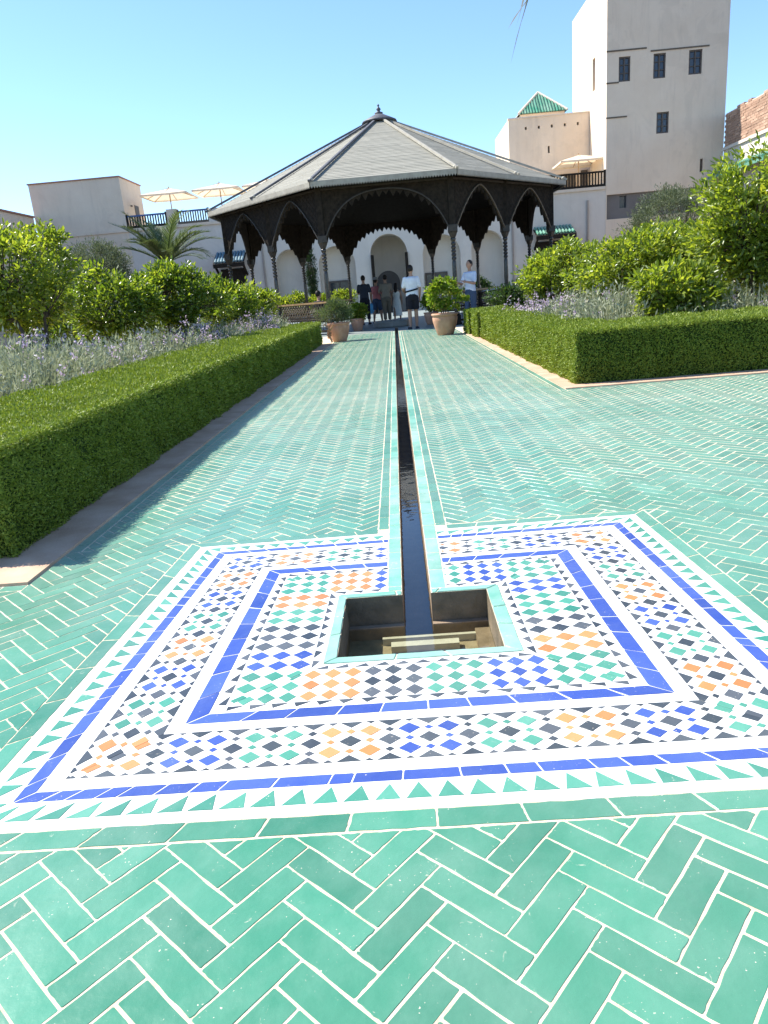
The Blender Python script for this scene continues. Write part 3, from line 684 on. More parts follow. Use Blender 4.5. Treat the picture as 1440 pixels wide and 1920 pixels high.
for k in range(12):     # eave board with toothed drip trim
    a, b = Vector((*EAVE[k], 0)), Vector((*EAVE[(k+1) % 12], 0)); d = b-a; L = d.length; d.normalize(); nrm = Vector((d.y, -d.x, 0))
    m = MB(); p0, p1 = PC+a+nrm*.02, PC+b+nrm*.02
    n = int(L/.075); F, Bk = [], []
    def fpt(s, z, o): q = PC+a+d*s+nrm*(.02+o); return (q.x, q.y, z)
    for i in range(n):
        s0, s1 = i*L/n, (i+1)*L/n; sm = (s0+s1)/2; zt, zb, zm = ZE+.035, ZE-.075, ZE-.135
        for o, rev in ((.014, False), (-.014, True)):
            q = [fpt(s0, zt, o), fpt(s0, zb, o), fpt(sm, zm, o), fpt(s1, zb, o), fpt(s1, zt, o)]
            m.poly(q if not rev else q[::-1])
    m.poly([fpt(0, ZE+.035, .014), fpt(L, ZE+.035, .014), fpt(L, ZE+.035, -.014), fpt(0, ZE+.035, -.014)])
    m.build('eave_board', 'eave', pav)
def arch_panel(k):
    a, b = Vector((*COLS[k], 0)), Vector((*COLS[(k+1) % 12], 0)); d = b-a; L = d.length; d.normalize(); nrm = Vector((d.y, -d.x, 0))
    wide = L > 3; zs, za, zt = 2.66, 3.84, ZE-.05
    def prof(x):      # x in 0..1 from the crown to the spring
        return za-(za-zs)*(x**1.55 if not wide else (.55*x**2.2+.45*x**5))
    n = int(L/2/.052)*2; m = MB(); half = L/2-.10
    def pt(s, z, o): q = PC+a+d*s+nrm*o; return (q.x, q.y, z)
    S = [L/2+(-half+2*half*i/n) for i in range(n+1)]; Z = []
    for i, s in enumerate(S):
        x = abs(s-L/2)/half; Z.append(prof(x)-(.15 if i % 4 == 1 else .075 if i % 4 in (0, 2) else 0)+(.04 if i % 8 > 3 else 0))
    S = [0.0]+S+[L]; Z = [2.60]+Z+[2.60]
    for i in range(len(S)-1):
        s0, s1, z0, z1 = S[i], S[i+1], Z[i], Z[i+1]
        m.poly([pt(s0, z0, .035), pt(s1, z1, .035), pt(s1, zt, .035), pt(s0, zt, .035)])
        m.poly([pt(s1, z1, -.035), pt(s0, z0, -.035), pt(s0, zt, -.035), pt(s1, zt, -.035)])
        m.poly([pt(s0, z0, -.035), pt(s1, z1, -.035), pt(s1, z1, .035), pt(s0, z0, .035)])
    o = m.build('arch_panel', 'wood_dark', pav)
    # moulding that follows the arch, and a lattice of raised slats on the spandrels
    m = MB(); K = 40
    for i in range(K):
        x0, x1 = -1+2*i/K, -1+2*(i+1)/K
        for off in (.036,):
            p0 = pt(L/2+x0*half, prof(abs(x0))+.05, off+.015); p1 = pt(L/2+x1*half, prof(abs(x1))+.05, off+.015)
            m.obox(p0, p1, .03, .07, up=Vector(nrm))
    m.build('arch_moulding', 'wood_mid' if k in (1, 2) else 'wood_trim', o)  # bounce light painted in: paler wood on these two bays only
    m = MB(); st = .16
    for sgn in (1, -1):
        c = -4
        while c < L+4:
            # diagonal slats clipped to the spandrel by sampling
            seg = None
            for i in range(80):
                s = L*i/79; z = 2.7+(s-c)*sgn if sgn > 0 else 2.7+(c-s)
                x = abs(s-L/2)/half; ok = zt-.03 > z > (prof(min(x, 1))+.10) and .08 < s < L-.08
                if ok: seg = [(s, z)]*2 if seg is None else [seg[0], (s, z)]
                elif seg is not None:
                    if abs(seg[1][0]-seg[0][0]) > .05: m.obox(pt(*seg[0], .036), pt(*seg[1], .036), .022, .012, up=Vector(nrm))
                    seg = None
            c += st
    if m.f: stuff(m.build('spandrel_lattice', 'wood_dark', o))
    m = MB(); m.obox(pt(0, zt-.06, .04), pt(L, zt-.06, .04), .06, .05); m.build('cornice', 'wood_trim', o)
for k in range(12): arch_panel(k)
def col_parts():
    root = empty('column', (0, 0, 0))
    m = MB(); m.box(-.11, .11, -.11, .11, 0, .28); m.box(-.13, .13, -.13, .13, 0, .08); m.build('base_block', 'wood_dark', root, local=True)
    prof = [(.085, .28), (.085, .34)]
    for i in range(5): z = .36+i*.11; prof += [(.045, z), (.075, z+.03), (.08, z+.055), (.075, z+.08), (.045, z+.105)]
    prof += [(.06, .95), (.062, 1.0), (.068, 1.3), (.062, 1.72), (.055, 1.80)]
    for i in range(5): z = 1.82+i*.10; prof += [(.042, z), (.068, z+.025), (.072, z+.05), (.068, z+.075), (.042, z+.095)]
    prof += [(.06, 2.34), (.085, 2.40), (.06, 2.43)]
    m = MB(); m.lathe(prof, 14); m.build('shaft', 'wood_col', root, True, local=True)
    m = MB(); m.lathe([(.06, 2.42), (.10, 2.50), (.13, 2.58), (.15, 2.60)], 4); m.box(-.13, .13, -.13, .13, 2.60, 2.78); m.build('capital', 'wood_trim', root, local=True)
    m = MB(); m.box(-.085, .085, -.085, .085, 2.78, ZE-.06); m.build('upper_post', 'wood_dark', root, local=True)
    return root
c0 = col_parts(); c0.parent = pav; c0.location = (*COLS[0], 0)
for k in range(1, 12):
    c = copy_tree(c0, pav); c.location = (*COLS[k], 0)
for k in (1, 2, 3, 4, 5, 7, 8, 9, 10, 11):     # balustrades with a handrail and lattice, all bays but the two entrances
    a, b = wp(COLS[k], 0), wp(COLS[(k+1) % 12], 0); d = (b-a).normalized()
    bal = empty('balustrade', (0, 0, 0)); bal.parent = pav
    m = MB(); m.obox(a+Vector((0, 0, .95)), b+Vector((0, 0, .95)), .10, .05); m.build('handrail', 'wood_rail', bal)
    m = MB(); m.obox(a+Vector((0, 0, .52)), b+Vector((0, 0, .52)), .05, .05); m.obox(a+Vector((0, 0, .12)), b+Vector((0, 0, .12)), .05, .06); m.build('lower_rail', 'wood_dark', bal)
    L = (b-a).length; n = int(L/.14); m = MB()
    for i in range(n+1):
        p = a+d*(.12+(L-.24)*i/n)
        for sg in (1, -1):
            e = p+d*(sg*.30); 
            if (e-a).dot(d) < .05 or (e-a).dot(d) > L-.05: continue
            m.obox(p+Vector((0, 0, .55)), e+Vector((0, 0, .92)), .018, .018)
        m.obox(p+Vector((0, 0, .14)), p+Vector((0, 0, .50)), .03, .02)
    m.build('lattice', 'wood_mid', bal)
    nrm = Vector((-d.y, d.x, 0))
    m = MB(); m.obox(a+nrm*.25+Vector((0, 0, .44)), b+nrm*.25+Vector((0, 0, .44)), .40, .05); m.build('bench_seat', 'wood_mid', bal)
# low stone fountain in the pavilion's entrance
ft = empty('floor_fountain', (-.10, 24.55, 0)); tag(ft, 'low grey stone fountain rim on the floor in front of the standing group', 'fountain')
m = MB(); m.lathe([(.62, 0), (.64, .02), (.64, .17), (.60, .20), (.54, .20), (.52, .17), (.50, .08)], 8, (-.10, 24.55, 0)); m.build('rim', 'stone', ft)
m = MB(); m.lathe([(.08, .05), (.08, .12), (.14, .16), (.16, .19), (.05, .19)], 12, (-.10, 24.55, 0)); m.build('spout', 'stone', ft)

# ================================================================== BUILDINGS
FY = 45.0
def arch_wall(m, x0, x1, z0, z1, y, arches, depth):
    """front plane with round-headed openings (cx, half, top) and their reveals"""
    xs = {x0, x1}
    for cx, hw, tp in arches:
        for i in range(25): xs.add(round(cx-hw*math.cos(math.pi*i/24), 5))
    xs = sorted(xs)
    def az(x):
        for cx, hw, tp in arches:
            if cx-hw-1e-4 <= x <= cx+hw+1e-4: return tp-hw+math.sqrt(max(0, hw*hw-(x-cx)**2)), (cx, hw, tp)
        return z0, None
    for a, b in zip(xs, xs[1:]):
        mid = (a+b)/2; _, ar = az(mid)
        za, zb = (az(a)[0], az(b)[0]) if ar else (z0, z0)
        m.poly([(a, y, za), (b, y, zb), (b, y, z1), (a, y, z1)])
        if ar: m.poly([(a, y, za), (a, y+depth, za), (b, y+depth, zb), (b, y, zb)])
    for cx, hw, tp in arches:
        sp = tp-hw
        m.poly([(cx-hw, y, z0), (cx-hw, y+depth, z0), (cx-hw, y+depth, sp), (cx-hw, y, sp)]); m.poly([(cx+hw, y+depth, z0), (cx+hw, y, z0), (cx+hw, y, sp), (cx+hw, y+depth, sp)])
ARCH = [(-.12, 1.09, 4.46), (-3.25, 1.10, 4.05), (3.0, 1.12, 4.18), (5.72, .95, 4.18), (-6.02, .88, 4.08)]
hall = empty('courtyard_hall', (0, FY, 0)); tag(hall, 'long pale plaster hall with round arches behind the pavilion', 'building')
m = MB(); arch_wall(m, -21, 12.66, 0, 5.9, FY, ARCH, .9); m.poly([(-21, FY, 5.9), (12.66, FY, 5.9), (12.66, FY+9, 5.9), (-21, FY+9, 5.9)])
m.build('wall', 'plaster_w', hall)
for i, (cx, hw, tp) in enumerate(ARCH):
    dp = 2.6 if i == 0 else .9; m = MB()
    m.poly([(cx-hw-.3, FY+dp, 0), (cx+hw+.3, FY+dp, 0), (cx+hw+.3, FY+dp, tp+.1), (cx-hw-.3, FY+dp, tp+.1)])
    if i == 0:
        for s in (-1, 1): x = cx+s*(hw+.02); m.poly([(x, FY+.9, 0), (x, FY+dp, 0), (x, FY+dp, tp), (x, FY+.9, tp)])
        m.poly([(cx-hw, FY+.9, tp), (cx+hw, FY+.9, tp), (cx+hw, FY+dp, tp), (cx-hw, FY+dp, tp)])
    al = m.build('alcove', 'plaster_w', hall)
    if i == 0:
        m = MB(); pts = [(-1.02, 0)]+[(-.28+.74*math.cos(math.pi*(1-j/16)), 1.74+.74*math.sin(math.pi*j/16)) for j in range(17)]+[(.46, 0)]
        m.poly([(x, FY+dp-.03, z) for x, z in pts]); m.build('inner_door', 'plaster_g', al)
        for x in (-1.14, .90):
            m = MB(); m.box(x-.06, x+.10, FY-.15, FY+.75, 0, 3.35); m.build('door_leaf', 'wood_dark', hall)
    elif i in (1, 2):
        m = MB(); x0, x1 = ((2.05, 3.30) if i == 2 else (-3.85, -2.65)); m.box(x0, x1, FY+dp-.08, FY+dp-.02, 1.05, 2.0); wi = m.build('window', 'glass', al)
        m = MB()
        for x in (x0, (x0+x1)/2, x1): m.box(x-.05, x+.05, FY+dp-.12, FY+dp-.081, 1.0, 2.05)
        m.box(x0-.05, x1+.05, FY+dp-.121, FY+dp-.082, 2.0, 2.1); m.box(x0-.05, x1+.05, FY+dp-.121, FY+dp-.082, .97, 1.06); m.build('frame', 'frame', wi)
m = MB(); m.box(-21, 12.6, FY-.10, FY-.002, 5.82, 5.98); m.build('string_course', 'plaster', hall)
for x in (11.58, -7.6, 7.2):
    m = MB(); m.tube([(x, FY-.08, .1), (x, FY-.08, 5.3)], .055, 8); m.build('drain_pipe', 'pipe', hall)
m = MB(); m.box(-12.95, -12.35, FY-.04, FY+.5, 5.9, 6.85); m.build('parapet_pier', 'plaster', hall)
m = MB(); m.box(-10.5, -8.2, FY-.04, FY+.4, 5.9, 6.7); m.build('parapet', 'plaster_w', hall)
def canopy(name, x0, x1, z0, z1, mat, label):
    t = empty(name, ((x0+x1)/2, FY-.5, z0)); tag(t, label, 'canopy')
    n = int((x1-x0)/.17)
    for i in range(n):
        x = x0+(i+.5)*(x1-x0)/n; m = MB(); m.tube([(x, FY-1.05, z0), (x, FY-.01, z1)], .075, 8); m.build('roof_tile', mat, t)
    m = MB(); m.poly([(x0-.05, FY-1.1, z0-.07), (x1+.05, FY-1.1, z0-.07), (x1+.05, FY-.01, z1-.07), (x0-.05, FY-.01, z1-.07)]); m.box(x0-.05, x1+.05, FY-1.1, FY-1.02, z0-.30, z0-.08); m.build('eave_beam', 'wood_dark', t)
    for x in (x0+.05, x1-.05):
        m = MB(); m.obox((x, FY-1.0, z0-.2), (x, FY-.01, z0-.75), .10, .12); m.build('bracket', 'wood_dark', t)
    m = MB(); m.box(x0+.15, x1-.15, FY-.10, FY-.003, 0, z0-.35); m.build('door', 'wood_dark', t)
canopy('tiled_canopy', 8.45, 10.65, 3.62, 4.05, 'rooftile', 'small green tiled canopy over a doorway behind the pavilion')
canopy('tiled_canopy', -10.35, -8.6, 3.62, 4.2, 'blue_tile', 'small blue-green tiled canopy beside the little palm')
def railing(name, x0, x1, z0, z1, step, label, frame, bal, y=FY+.05):
    t = empty(name, ((x0+x1)/2, y, z0)); tag(t, label, 'railing')
    m = MB(); m.box(x0, x1, y-.05, y+.05, z1-.09, z1); m.build('top_rail', frame, t)
    m = MB(); m.box(x0, x1, y-.05, y+.05, z0+.02, z0+.14); m.build('bottom_rail', bal, t)
    n = int((x1-x0)/step); me = None
    for i in range(n+1):
        x = x0+.03+(x1-x0-.06)*i/n
        if me is None:
            m = MB(); m.box(x-.035, x+.035, y-.025, y+.025, z0+.14, z1-.09); o = m.build('baluster', bal, t); me = o
        else:
            o = me.copy(); COL.objects.link(o); o.parent = t; o.location = (me.location.x+(x-x0-.03), me.location.y, me.location.z)
    for x in (x0, x1):
        m = MB(); m.box(x-.06, x+.06, y-.06, y+.06, z0, z1+.05); m.build('post', bal, t)
railing('terrace_railing', 8.0, 12.60, 5.98, 6.82, .17, 'dark wooden balustrade on the terrace against the tall tower', 'wood_dark', 'wood_dark')
railing('terrace_railing', -12.3, -10.5, 5.98, 6.72, .15, 'blue-topped balustrade on the terrace under the twin parasols', 'bluepaint', 'wood_mid')
railing('terrace_railing', -15.35, -13.0, 5.98, 6.70, .15, 'dark balustrade on the terrace beside the flat-roofed stair block', 'bluepaint', 'wood_dark')
# flat-roofed block left
blk = empty('stair_block', (-18, 47, 0)); tag(blk, 'plain flat-roofed plaster block at the terrace end with clay coping', 'building')
m = MB(); m.box(-20.75, -15.39, 44.97, 48.63, 0, 8.80); m.build('wall', 'plaster', blk)
m = MB(); m.box(-20.80, -15.34, 44.92, 48.68, 8.80, 8.87); m.build('coping', 'coping', blk)
m = MB(); m.box(-15.385, -15.36, 46.9, 47.6, 5.95, 7.5); m.build('door', 'frame', blk)
m = MB(); m.box(-15.385, -15.30, 46.2, 46.35, 7.35, 7.42); m.build('spout', 'frame', blk)
# tower
TX0, TX1, TY1, TZ = 12.64, 19.24, 52.83, 16.7
tw = empty('plaster_tower', ((TX0+TX1)/2, 49, 0)); tag(tw, 'tall square cream plaster tower with three high windows', 'tower')
def pierced(m, plane, u0, u1, z0, z1, holes, depth, axis):
    """wall face with rectangular holes; axis 'y': face at y=plane looking -Y; axis 'x': face at x=plane looking -X"""
    us = sorted({u0, u1, *[h[0] for h in holes], *[h[1] for h in holes]}); zs = sorted({z0, z1, *[h[2] for h in holes], *[h[3] for h in holes]})
    pt = (lambda u, d, z: (u, plane+d, z)) if axis == 'y' else (lambda u, d, z: (plane+d, u, z))
    for a, b in zip(us, us[1:]):
        for c, e in zip(zs, zs[1:]):
            mu, mz = (a+b)/2, (c+e)/2
            if any(h[0] < mu < h[1] and h[2] < mz < h[3] for h in holes): continue
            m.poly([pt(a, 0, c), pt(b, 0, c), pt(b, 0, e), pt(a, 0, e)])
    for h in holes:
        a, b, c, e = h; r = [(a, c), (b, c), (b, e), (a, e)]
        for i in range(4):
            p, q = r[i], r[(i+1) % 4]; m.poly([pt(p[0], 0, p[1]), pt(p[0], depth, p[1]), pt(q[0], depth, q[1]), pt(q[0], 0, q[1])])
WIN = [(13.30, 13.93, 11.24, 12.46), (15.19, 15.86, 11.24, 12.46), (17.12, 17.84, 11.27, 12.47), (15.44, 16.12, 8.47, 9.55)]
SLIT = (17.96, 18.13, 6.28, 6.97); BAND = (12.70, 18.0, 4.17, 5.50)
m = MB(); fy = 44.98
pierced(m, fy, TX0, TX1, 0, TZ, WIN+[SLIT, BAND], .16, 'y')
pierced(m, TX0, fy, TY1, 0, TZ, [(47.35, 47.92, 11.5, 13.2)], .35, 'x')
m.poly([(TX1, fy, 0), (TX1, TY1, 0), (TX1, TY1, TZ), (TX1, fy, TZ)]); m.poly([(TX0, TY1, 0), (TX1, TY1, 0), (TX1, TY1, TZ), (TX0, TY1, TZ)])
m.poly([(TX0, fy, TZ-.6), (TX1, fy, TZ-.6), (TX1, TY1, TZ-.6), (TX0, TY1, TZ-.6)]); m.poly([(SLIT[0], fy+.16, SLIT[2]), (SLIT[1], fy+.16, SLIT[2]), (SLIT[1], fy+.16, SLIT[3]), (SLIT[0], fy+.16, SLIT[3])])
m.build('wall', 'plaster', tw)
m = MB(); pierced(m, fy+.16, BAND[0], BAND[1], BAND[2], BAND[3], [(13.48, 13.88, 4.75, 5.40)], .2, 'y'); bw = m.build('recessed_band', 'plaster_g', tw)
m = MB(); m.box(13.47, 13.89, fy+.36, fy+.38, 4.74, 5.41); m.build('window', 'glass', bw)
m = MB(); m.box(TX0+.3, TX0+.35, 47.3, 48.0, 11.4, 13.3); m.build('slit_window', 'frame', tw)
m = MB(); m.box(SLIT[0], SLIT[1], fy+.14, fy+.15, SLIT[2], SLIT[3]); m.build('slit_window', 'frame', tw)
for a, b, c, e in WIN:
    m = MB(); m.box(a, b, fy+.12, fy+.15, c, e); wi = m.build('window', 'glass', tw)
    m = MB(); f = .075
    m.box(a, a+f, fy+.05, fy+.12, c, e); m.box(b-f, b, fy+.05, fy+.12, c, e); m.box(a+f, b-f, fy+.05, fy+.12, c, c+f); m.box(a+f, b-f, fy+.05, fy+.12, e-f, e)
    mx = (a+b)/2; m.box(mx-.04, mx+.04, fy+.06, fy+.12, c+f, e-f)
    for z in (c+(e-c)*.35, c+(e-c)*.68): m.box(a+f, mx-.04, fy+.07, fy+.12, z-.02, z+.02); m.box(mx+.04, b-f, fy+.07, fy+.12, z-.02, z+.02)
    m.build('frame', 'frame', wi)
for x0, x1, z in ((12.62, 14.80, 12.77), (15.02, 18.2, 12.60), (12.62, 13.78, 9.49), (12.62, 13.30, 11.22)):
    m = MB(); m.box(x0, x1, fy-.035, fy+.01, z-.035, z+.035); m.build('lintel_beam', 'wood_mid', tw)
# stepped block behind the terrace
b2 = empty('terrace_block', (10.2, 50, 0)); tag(b2, 'low cream plaster block on the terrace with a row of putlog holes', 'building')
m = MB(); holes = [(8.72+i*.79, 8.84+i*.79, 9.95, 10.12) for i in range(5)]+[(10.10, 10.22, 8.55, 8.95)]
pierced(m, 48.6, 7.73, 12.62, 5.9, 10.6, holes, .3, 'y'); pierced(m, 7.73, 48.6, 54.5, 5.9, 10.6, [], .3, 'x')
m.poly([(7.73, 48.6, 10.4), (12.62, 48.6, 10.4), (12.62, 54.5, 10.4), (7.73, 54.5, 10.4)]); m.build('wall', 'plaster', b2)
for a, b, c, e in holes: m = MB(); m.box(a, b, 48.88, 48.9, c, e); m.build('putlog_hole', 'plaster_g', b2)
m = MB(); m.box(7.70, 12.62, 48.55, 48.9, 10.6, 10.66); m.build('coping', 'plaster_w', b2)
m = MB(); m.box(10.85, 11.75, 48.50, 48.59, 5.9, 7.25); m.build('door', 'wood_mid', b2)
m = MB(); m.box(12.1, 12.5, 48.50, 48.59, 5.9, 7.4); m.build('door', 'frame', b2)
lan = empty('roof_lantern', (11, 55.5, 10.4)); tag(lan, 'small square lantern with a green tiled pyramid roof beyond the terrace block', 'roof lantern')
m = MB(); m.box(9.5, 12.5, 54.5, 57.5, 5, 12.0); m.build('wall', 'plaster', lan)
cx, cy, zb, zt = 11.0, 56, 12.0, 13.55; m = MB(); cs = [(9.35, 54.35), (12.65, 54.35), (12.65, 57.65), (9.35, 57.65)]
for i in range(4): m.poly([(*cs[i], zb), (*cs[(i+1) % 4], zb), (cx, cy, zt)])
rf = m.build('roof', 'rooftile', lan)
for i in range(17):
    x = 9.45+i*.195; t = 1-abs(x-cx)/1.65
    m = MB(); m.tube([(x, 54.35, zb+.02), (x, 54.35+1.65*max(.02, t), zb+.02+(zt-zb)*max(.02, t))], .055, 6)
    m.build('tile_row', 'rooftile', rf)
m = MB()
for i in range(4): m.tube([(*cs[i], zb+.03), (cx, cy, zt+.03)], .08, 8)
m.build('hip_tiles', 'plaster_w', rf)
# right-hand boundary wall with brick top and green tiled pent roof
rw = empty('boundary_wall', (19.6, 38, 0)); tag(rw, 'tall side wall with brick top and green tiled pent strip', 'wall')
m = MB(); m.box(19.26, 20.2, 26, 44.97, 0, 7.35); m.build('wall', 'plaster_w', rw)
m = MB(); nL = 14; 
for j in range(nL):
    for i in range(46):
        y0 = 26+i*.413-(.2 if j % 2 else 0); z0 = 7.36+j*.135
        top = 9.22+.06*math.sin(y0*2.1)+.05*math.sin(y0*5)
        if z0+.13 > top: continue
        q = random.uniform(-.015, .015); m.box(19.25+q, 20.2, max(26, y0), min(44.95, y0+.40), z0, z0+.122)
stuff(m.build('brickwork', 'brick', rw))
m = MB(); m.box(19.285, 20.19, 26, 44.94, 7.352, 9.15); m.build('mortar_core', 'plaster', rw)
m = MB(); m.box(19.15, 19.258, 26, 44.97, 7.25, 7.40); m.build('ledge', 'plaster_w', rw)
nT = 90; me = None
for i in range(nT):
    y = 44.8-i*.2
    if me is None: m = MB(); m.tube([(18.45, y, 6.02), (19.24, y, 6.34)], .09, 7); me = m.build('roof_tile', 'rooftile', rw)
    else: o = me.copy(); COL.objects.link(o); o.parent = rw; o.location.y = me.location.y-i*.2
m = MB(); m.poly([(18.4, 26, 5.96), (18.4, 44.9, 5.96), (19.25, 44.9, 6.28), (19.25, 26, 6.28)]); m.box(18.4, 18.46, 26, 44.9, 5.80, 5.95); m.build('pent_roof', 'rooftile', rw)
# left garden wall
lw = empty('garden_wall', (-21, 36, 0)); tag(lw, 'grey plaster wall running away behind the tallest citrus tree', 'wall')
m = MB(); m.box(-21.6, -20.78, 22, 44.9, 0, 7.02); m.build('wall', 'plaster', lw)
m = MB(); m.box(-21.65, -20.70, 22, 44.9, 7.022, 7.12); m.build('coping', 'coping', lw)

# ------------------------------------------------------------------ terrace parasols
def parasol(loc, half, h, label, tilt=0):
    t = empty('parasol', loc); tag(t, label, 'parasol', 'parasols on the roof terraces')
    m = MB(); n = 6
    for i in range(4):
        c0 = [(-1, -1), (1, -1), (1, 1), (-1, 1)][i]; c1 = [(1, -1), (1, 1), (-1, 1), (-1, -1)][i]
        for k in range(n):
            for l in range(n):
                def pp(u, v):
                    x, y = lerp2(c0, c1, u); s = 1-v; sag = .05*math.sin(math.pi*u)*s
                    return (x*half*s, y*half*s, h+.42*half*v**1.05*.75-sag*.4-.03)
                m.poly([pp(k/n, l/n), pp((k+1)/n, l/n), pp((k+1)/n, (l+1)/n), pp(k/n, (l+1)/n)])
            a, b = lerp2(c0, c1, k/n), lerp2(c0, c1, (k+1)/n)
            m.poly([(a[0]*half, a[1]*half, h-.03-.02*math.sin(math.pi*k/n)-.10), (b[0]*half, b[1]*half, h-.03-.02*math.sin(math.pi*(k+1)/n)-.10), (b[0]*half, b[1]*half, h-.03-.02*math.sin(math.pi*(k+1)/n)), (a[0]*half, a[1]*half, h-.03-.02*math.sin(math.pi*k/n))])
    m.build('canopy', 'canvas', t, local=True)
    for sx, sy in ((1, 1), (1, -1), (-1, 1), (-1, -1), (1, 0), (-1, 0), (0, 1), (0, -1)):
        m = MB(); m.obox((0, 0, h+.30*half), (sx*half*.98, sy*half*.98, h-.07), .03, .03); m.build('rib', 'umbwood', t, local=True)
    m = MB(); m.tube([(0, 0, 0), (0, 0, h+.36*half)], .035, 8); m.build('pole', 'umbwood', t, local=True)
    m = MB(); m.box(-.3, .3, -.3, .3, 0, .08); m.build('base', 'lead', t, local=True)
parasol((11.55, 46.9, 5.92), 1.35, 1.72, 'cream parasol on the terrace between the tower and pavilion roof')
parasol((-13.15, 47.0, 5.92), 1.40, 1.95, 'cream parasol on the terrace closest to the flat-roofed stair block')
parasol((-10.05, 47.0, 5.92), 1.40, 1.97, 'cream parasol second along from the flat-roofed stair block')
parasol((-7.15, 47.2, 5.92), 1.35, 2.0, 'cream parasol half hidden behind the pavilion roof edge')

# ================================================================== PLANTS
def limb(m, p, q, r0, r1, bend=.12, n=5):
    p, q = Vector(p), Vector(q); L = (q-p).length
    o = Vector((random.uniform(-1, 1), random.uniform(-1, 1), random.uniform(-.3, .6)))*bend*L
    pts = [p.lerp(q, i/n)+o*math.sin(math.pi*i/n) for i in range(n+1)]
    m.tube(pts, [r0+(r1-r0)*i/n for i in range(n+1)], 6, cap=False); return pts
def tree(name, loc, label, cat, top, rx, ry, z0, mat, nclump, per, ll, lw, seed, stems=3, clump=.20, group=None, trunk_r=.045, lean=(0, 0), kind='leaf', up=.35):
    """multi-stem small tree: limbs run to leaf clumps scattered through an uneven crown"""
    random.seed(seed); rg = np.random.default_rng(seed)
    t = empty(name, loc); tag(t, label, cat, group); cz, hz = (top+z0)/2, (top-z0)/2
    lob = [(rg.uniform(0, 6.28), rg.uniform(-.6, .9), rg.uniform(.15, .4)) for _ in range(7)]
    C = []
    while len(C) < nclump:
        d = rg.normal(0, 1, 3); d /= np.linalg.norm(d)
        az = math.atan2(d[1], d[0]); f = .72+sum(a*max(0, math.cos(az-p))**3*max(0, 1-abs(d[2]-e)*1.4) for p, e, a in lob)
        r = f*rg.uniform(.35, 1.0)**.5
        c = np.array([d[0]*rx*r+lean[0], d[1]*ry*r+lean[1], cz+d[2]*hz*min(r, 1.0)])
        if c[2] < z0*.75: continue
        C.append(c)
    C = np.array(C); m = MB(); tips = []
    for s in range(stems):
        a = 2*math.pi*s/stems+random.uniform(-.5, .5); b = (random.uniform(-.06, .06), random.uniform(-.06, .06), -.02)
        q = (math.cos(a)*rx*.35+lean[0]*.6, math.sin(a)*ry*.35+lean[1]*.6, z0+hz*random.uniform(.3, .8))
        tips.append(limb(m, b, q, trunk_r, trunk_r*.45))
    for c in C[::2]:
        st = min((p for tp in tips for p in tp[2:]), key=lambda p: (p-Vector(c)).length+max(0, p.z-c[2])*2)
        limb(m, st, c, trunk_r*.32, trunk_r*.08, .10, 3)
    m.build('trunk', 'bark', t, True, local=True)
    n = nclump*per; base = np.repeat(C, per, 0)
    off = rg.normal(0, 1, (n, 3)); off = unit(off)*rg.uniform(.1, 1, (n, 1))**.6*clump*np.repeat(rg.uniform(.6, 1.35, nclump), per)[:, None]; off[:, 2] *= .8
    P = base+off; ctr = np.array([lean[0], lean[1], cz]); out = unit(P-ctr)
    D = off/clump*.8+out*.5+rg.normal(0, .45, (n, 3))+np.array([0, 0, up]); N = rg.normal(0, .6, (n, 3))+out*.5+np.array([0, 0, .8])
    stuff(leaves('crown', P, D, N, ll*rg.uniform(.6, 1.25, n), lw*rg.uniform(.7, 1.2, n), mat, t, kind))
    return t
G1 = 'citrus trees in the garden beds'
tree('citrus_tree', (-5.15, 10.6, 0), 'tallest citrus tree with yellow-green top, behind the long straight hedge', 'tree', 2.60, .92, .9, .68, 'citrus2', 215, 44, .078, .040, 1, 3, .19, G1, lean=(-.25, 0))
tree('citrus_tree', (-4.55, 11.9, 0), 'dark leafy citrus tree standing next to the tallest one', 'tree', 1.84, .80, .8, .55, 'citrus', 150, 44, .078, .040, 2, 3, .18, G1)
tree('citrus_tree', (-3.95, 13.1, 0), 'round dense citrus tree in front of the little palm', 'tree', 2.04, .82, .75, .55, 'citrus', 180, 44, .078, .040, 3, 3, .17, G1)
tree('citrus_tree', (-3.65, 15.8, 0), 'smaller citrus tree by the pavilion balustrade on the palm side', 'tree', 1.62, .68, .65, .45, 'citrus', 140, 44, .078, .040, 4, 3, .16, G1)
tree('citrus_tree', (-3.45, 18.2, 0), 'smallest citrus tree close against the pavilion on the palm side', 'tree', 1.55, .62, .6, .4, 'citrus2', 100, 40, .10, .05, 5, 3, .18, G1)
tree('citrus_tree', (-6.4, 14.2, 0), 'citrus tree half hidden behind the tallest one', 'tree', 1.7, .9, .8, .5, 'citrus', 80, 36, .10, .05, 6, 3, .19, G1)
tree('citrus_tree', (4.45, 9.35, 0), 'big orange tree with pale green top above the L-shaped hedge', 'tree', 2.28, 1.0, .85, .48, 'citrus2', 330, 48, .080, .036, 7, 3, .19, G1, lean=(.2, 0))
tree('citrus_tree', (3.75, 11.2, 0), 'broad low citrus tree with bare lower stems beyond the L-shaped hedge', 'tree', 1.62, 1.0, .9, .58, 'citrus2', 230, 46, .078, .036, 8, 4, .17, G1)
tree('citrus_tree', (3.05, 13.8, 0), 'round citrus tree next to the pavilion corner on the tower side', 'tree', 1.72, .80, .8, .38, 'citrus2', 210, 46, .078, .036, 9, 3, .17, G1)
tree('citrus_tree', (3.35, 9.0, 0), 'young citrus bush low behind the shaded front of the L-shaped hedge', 'tree', 1.10, .52, .45, .30, 'citrus2', 110, 44, .080, .036, 10, 3, .13, G1)
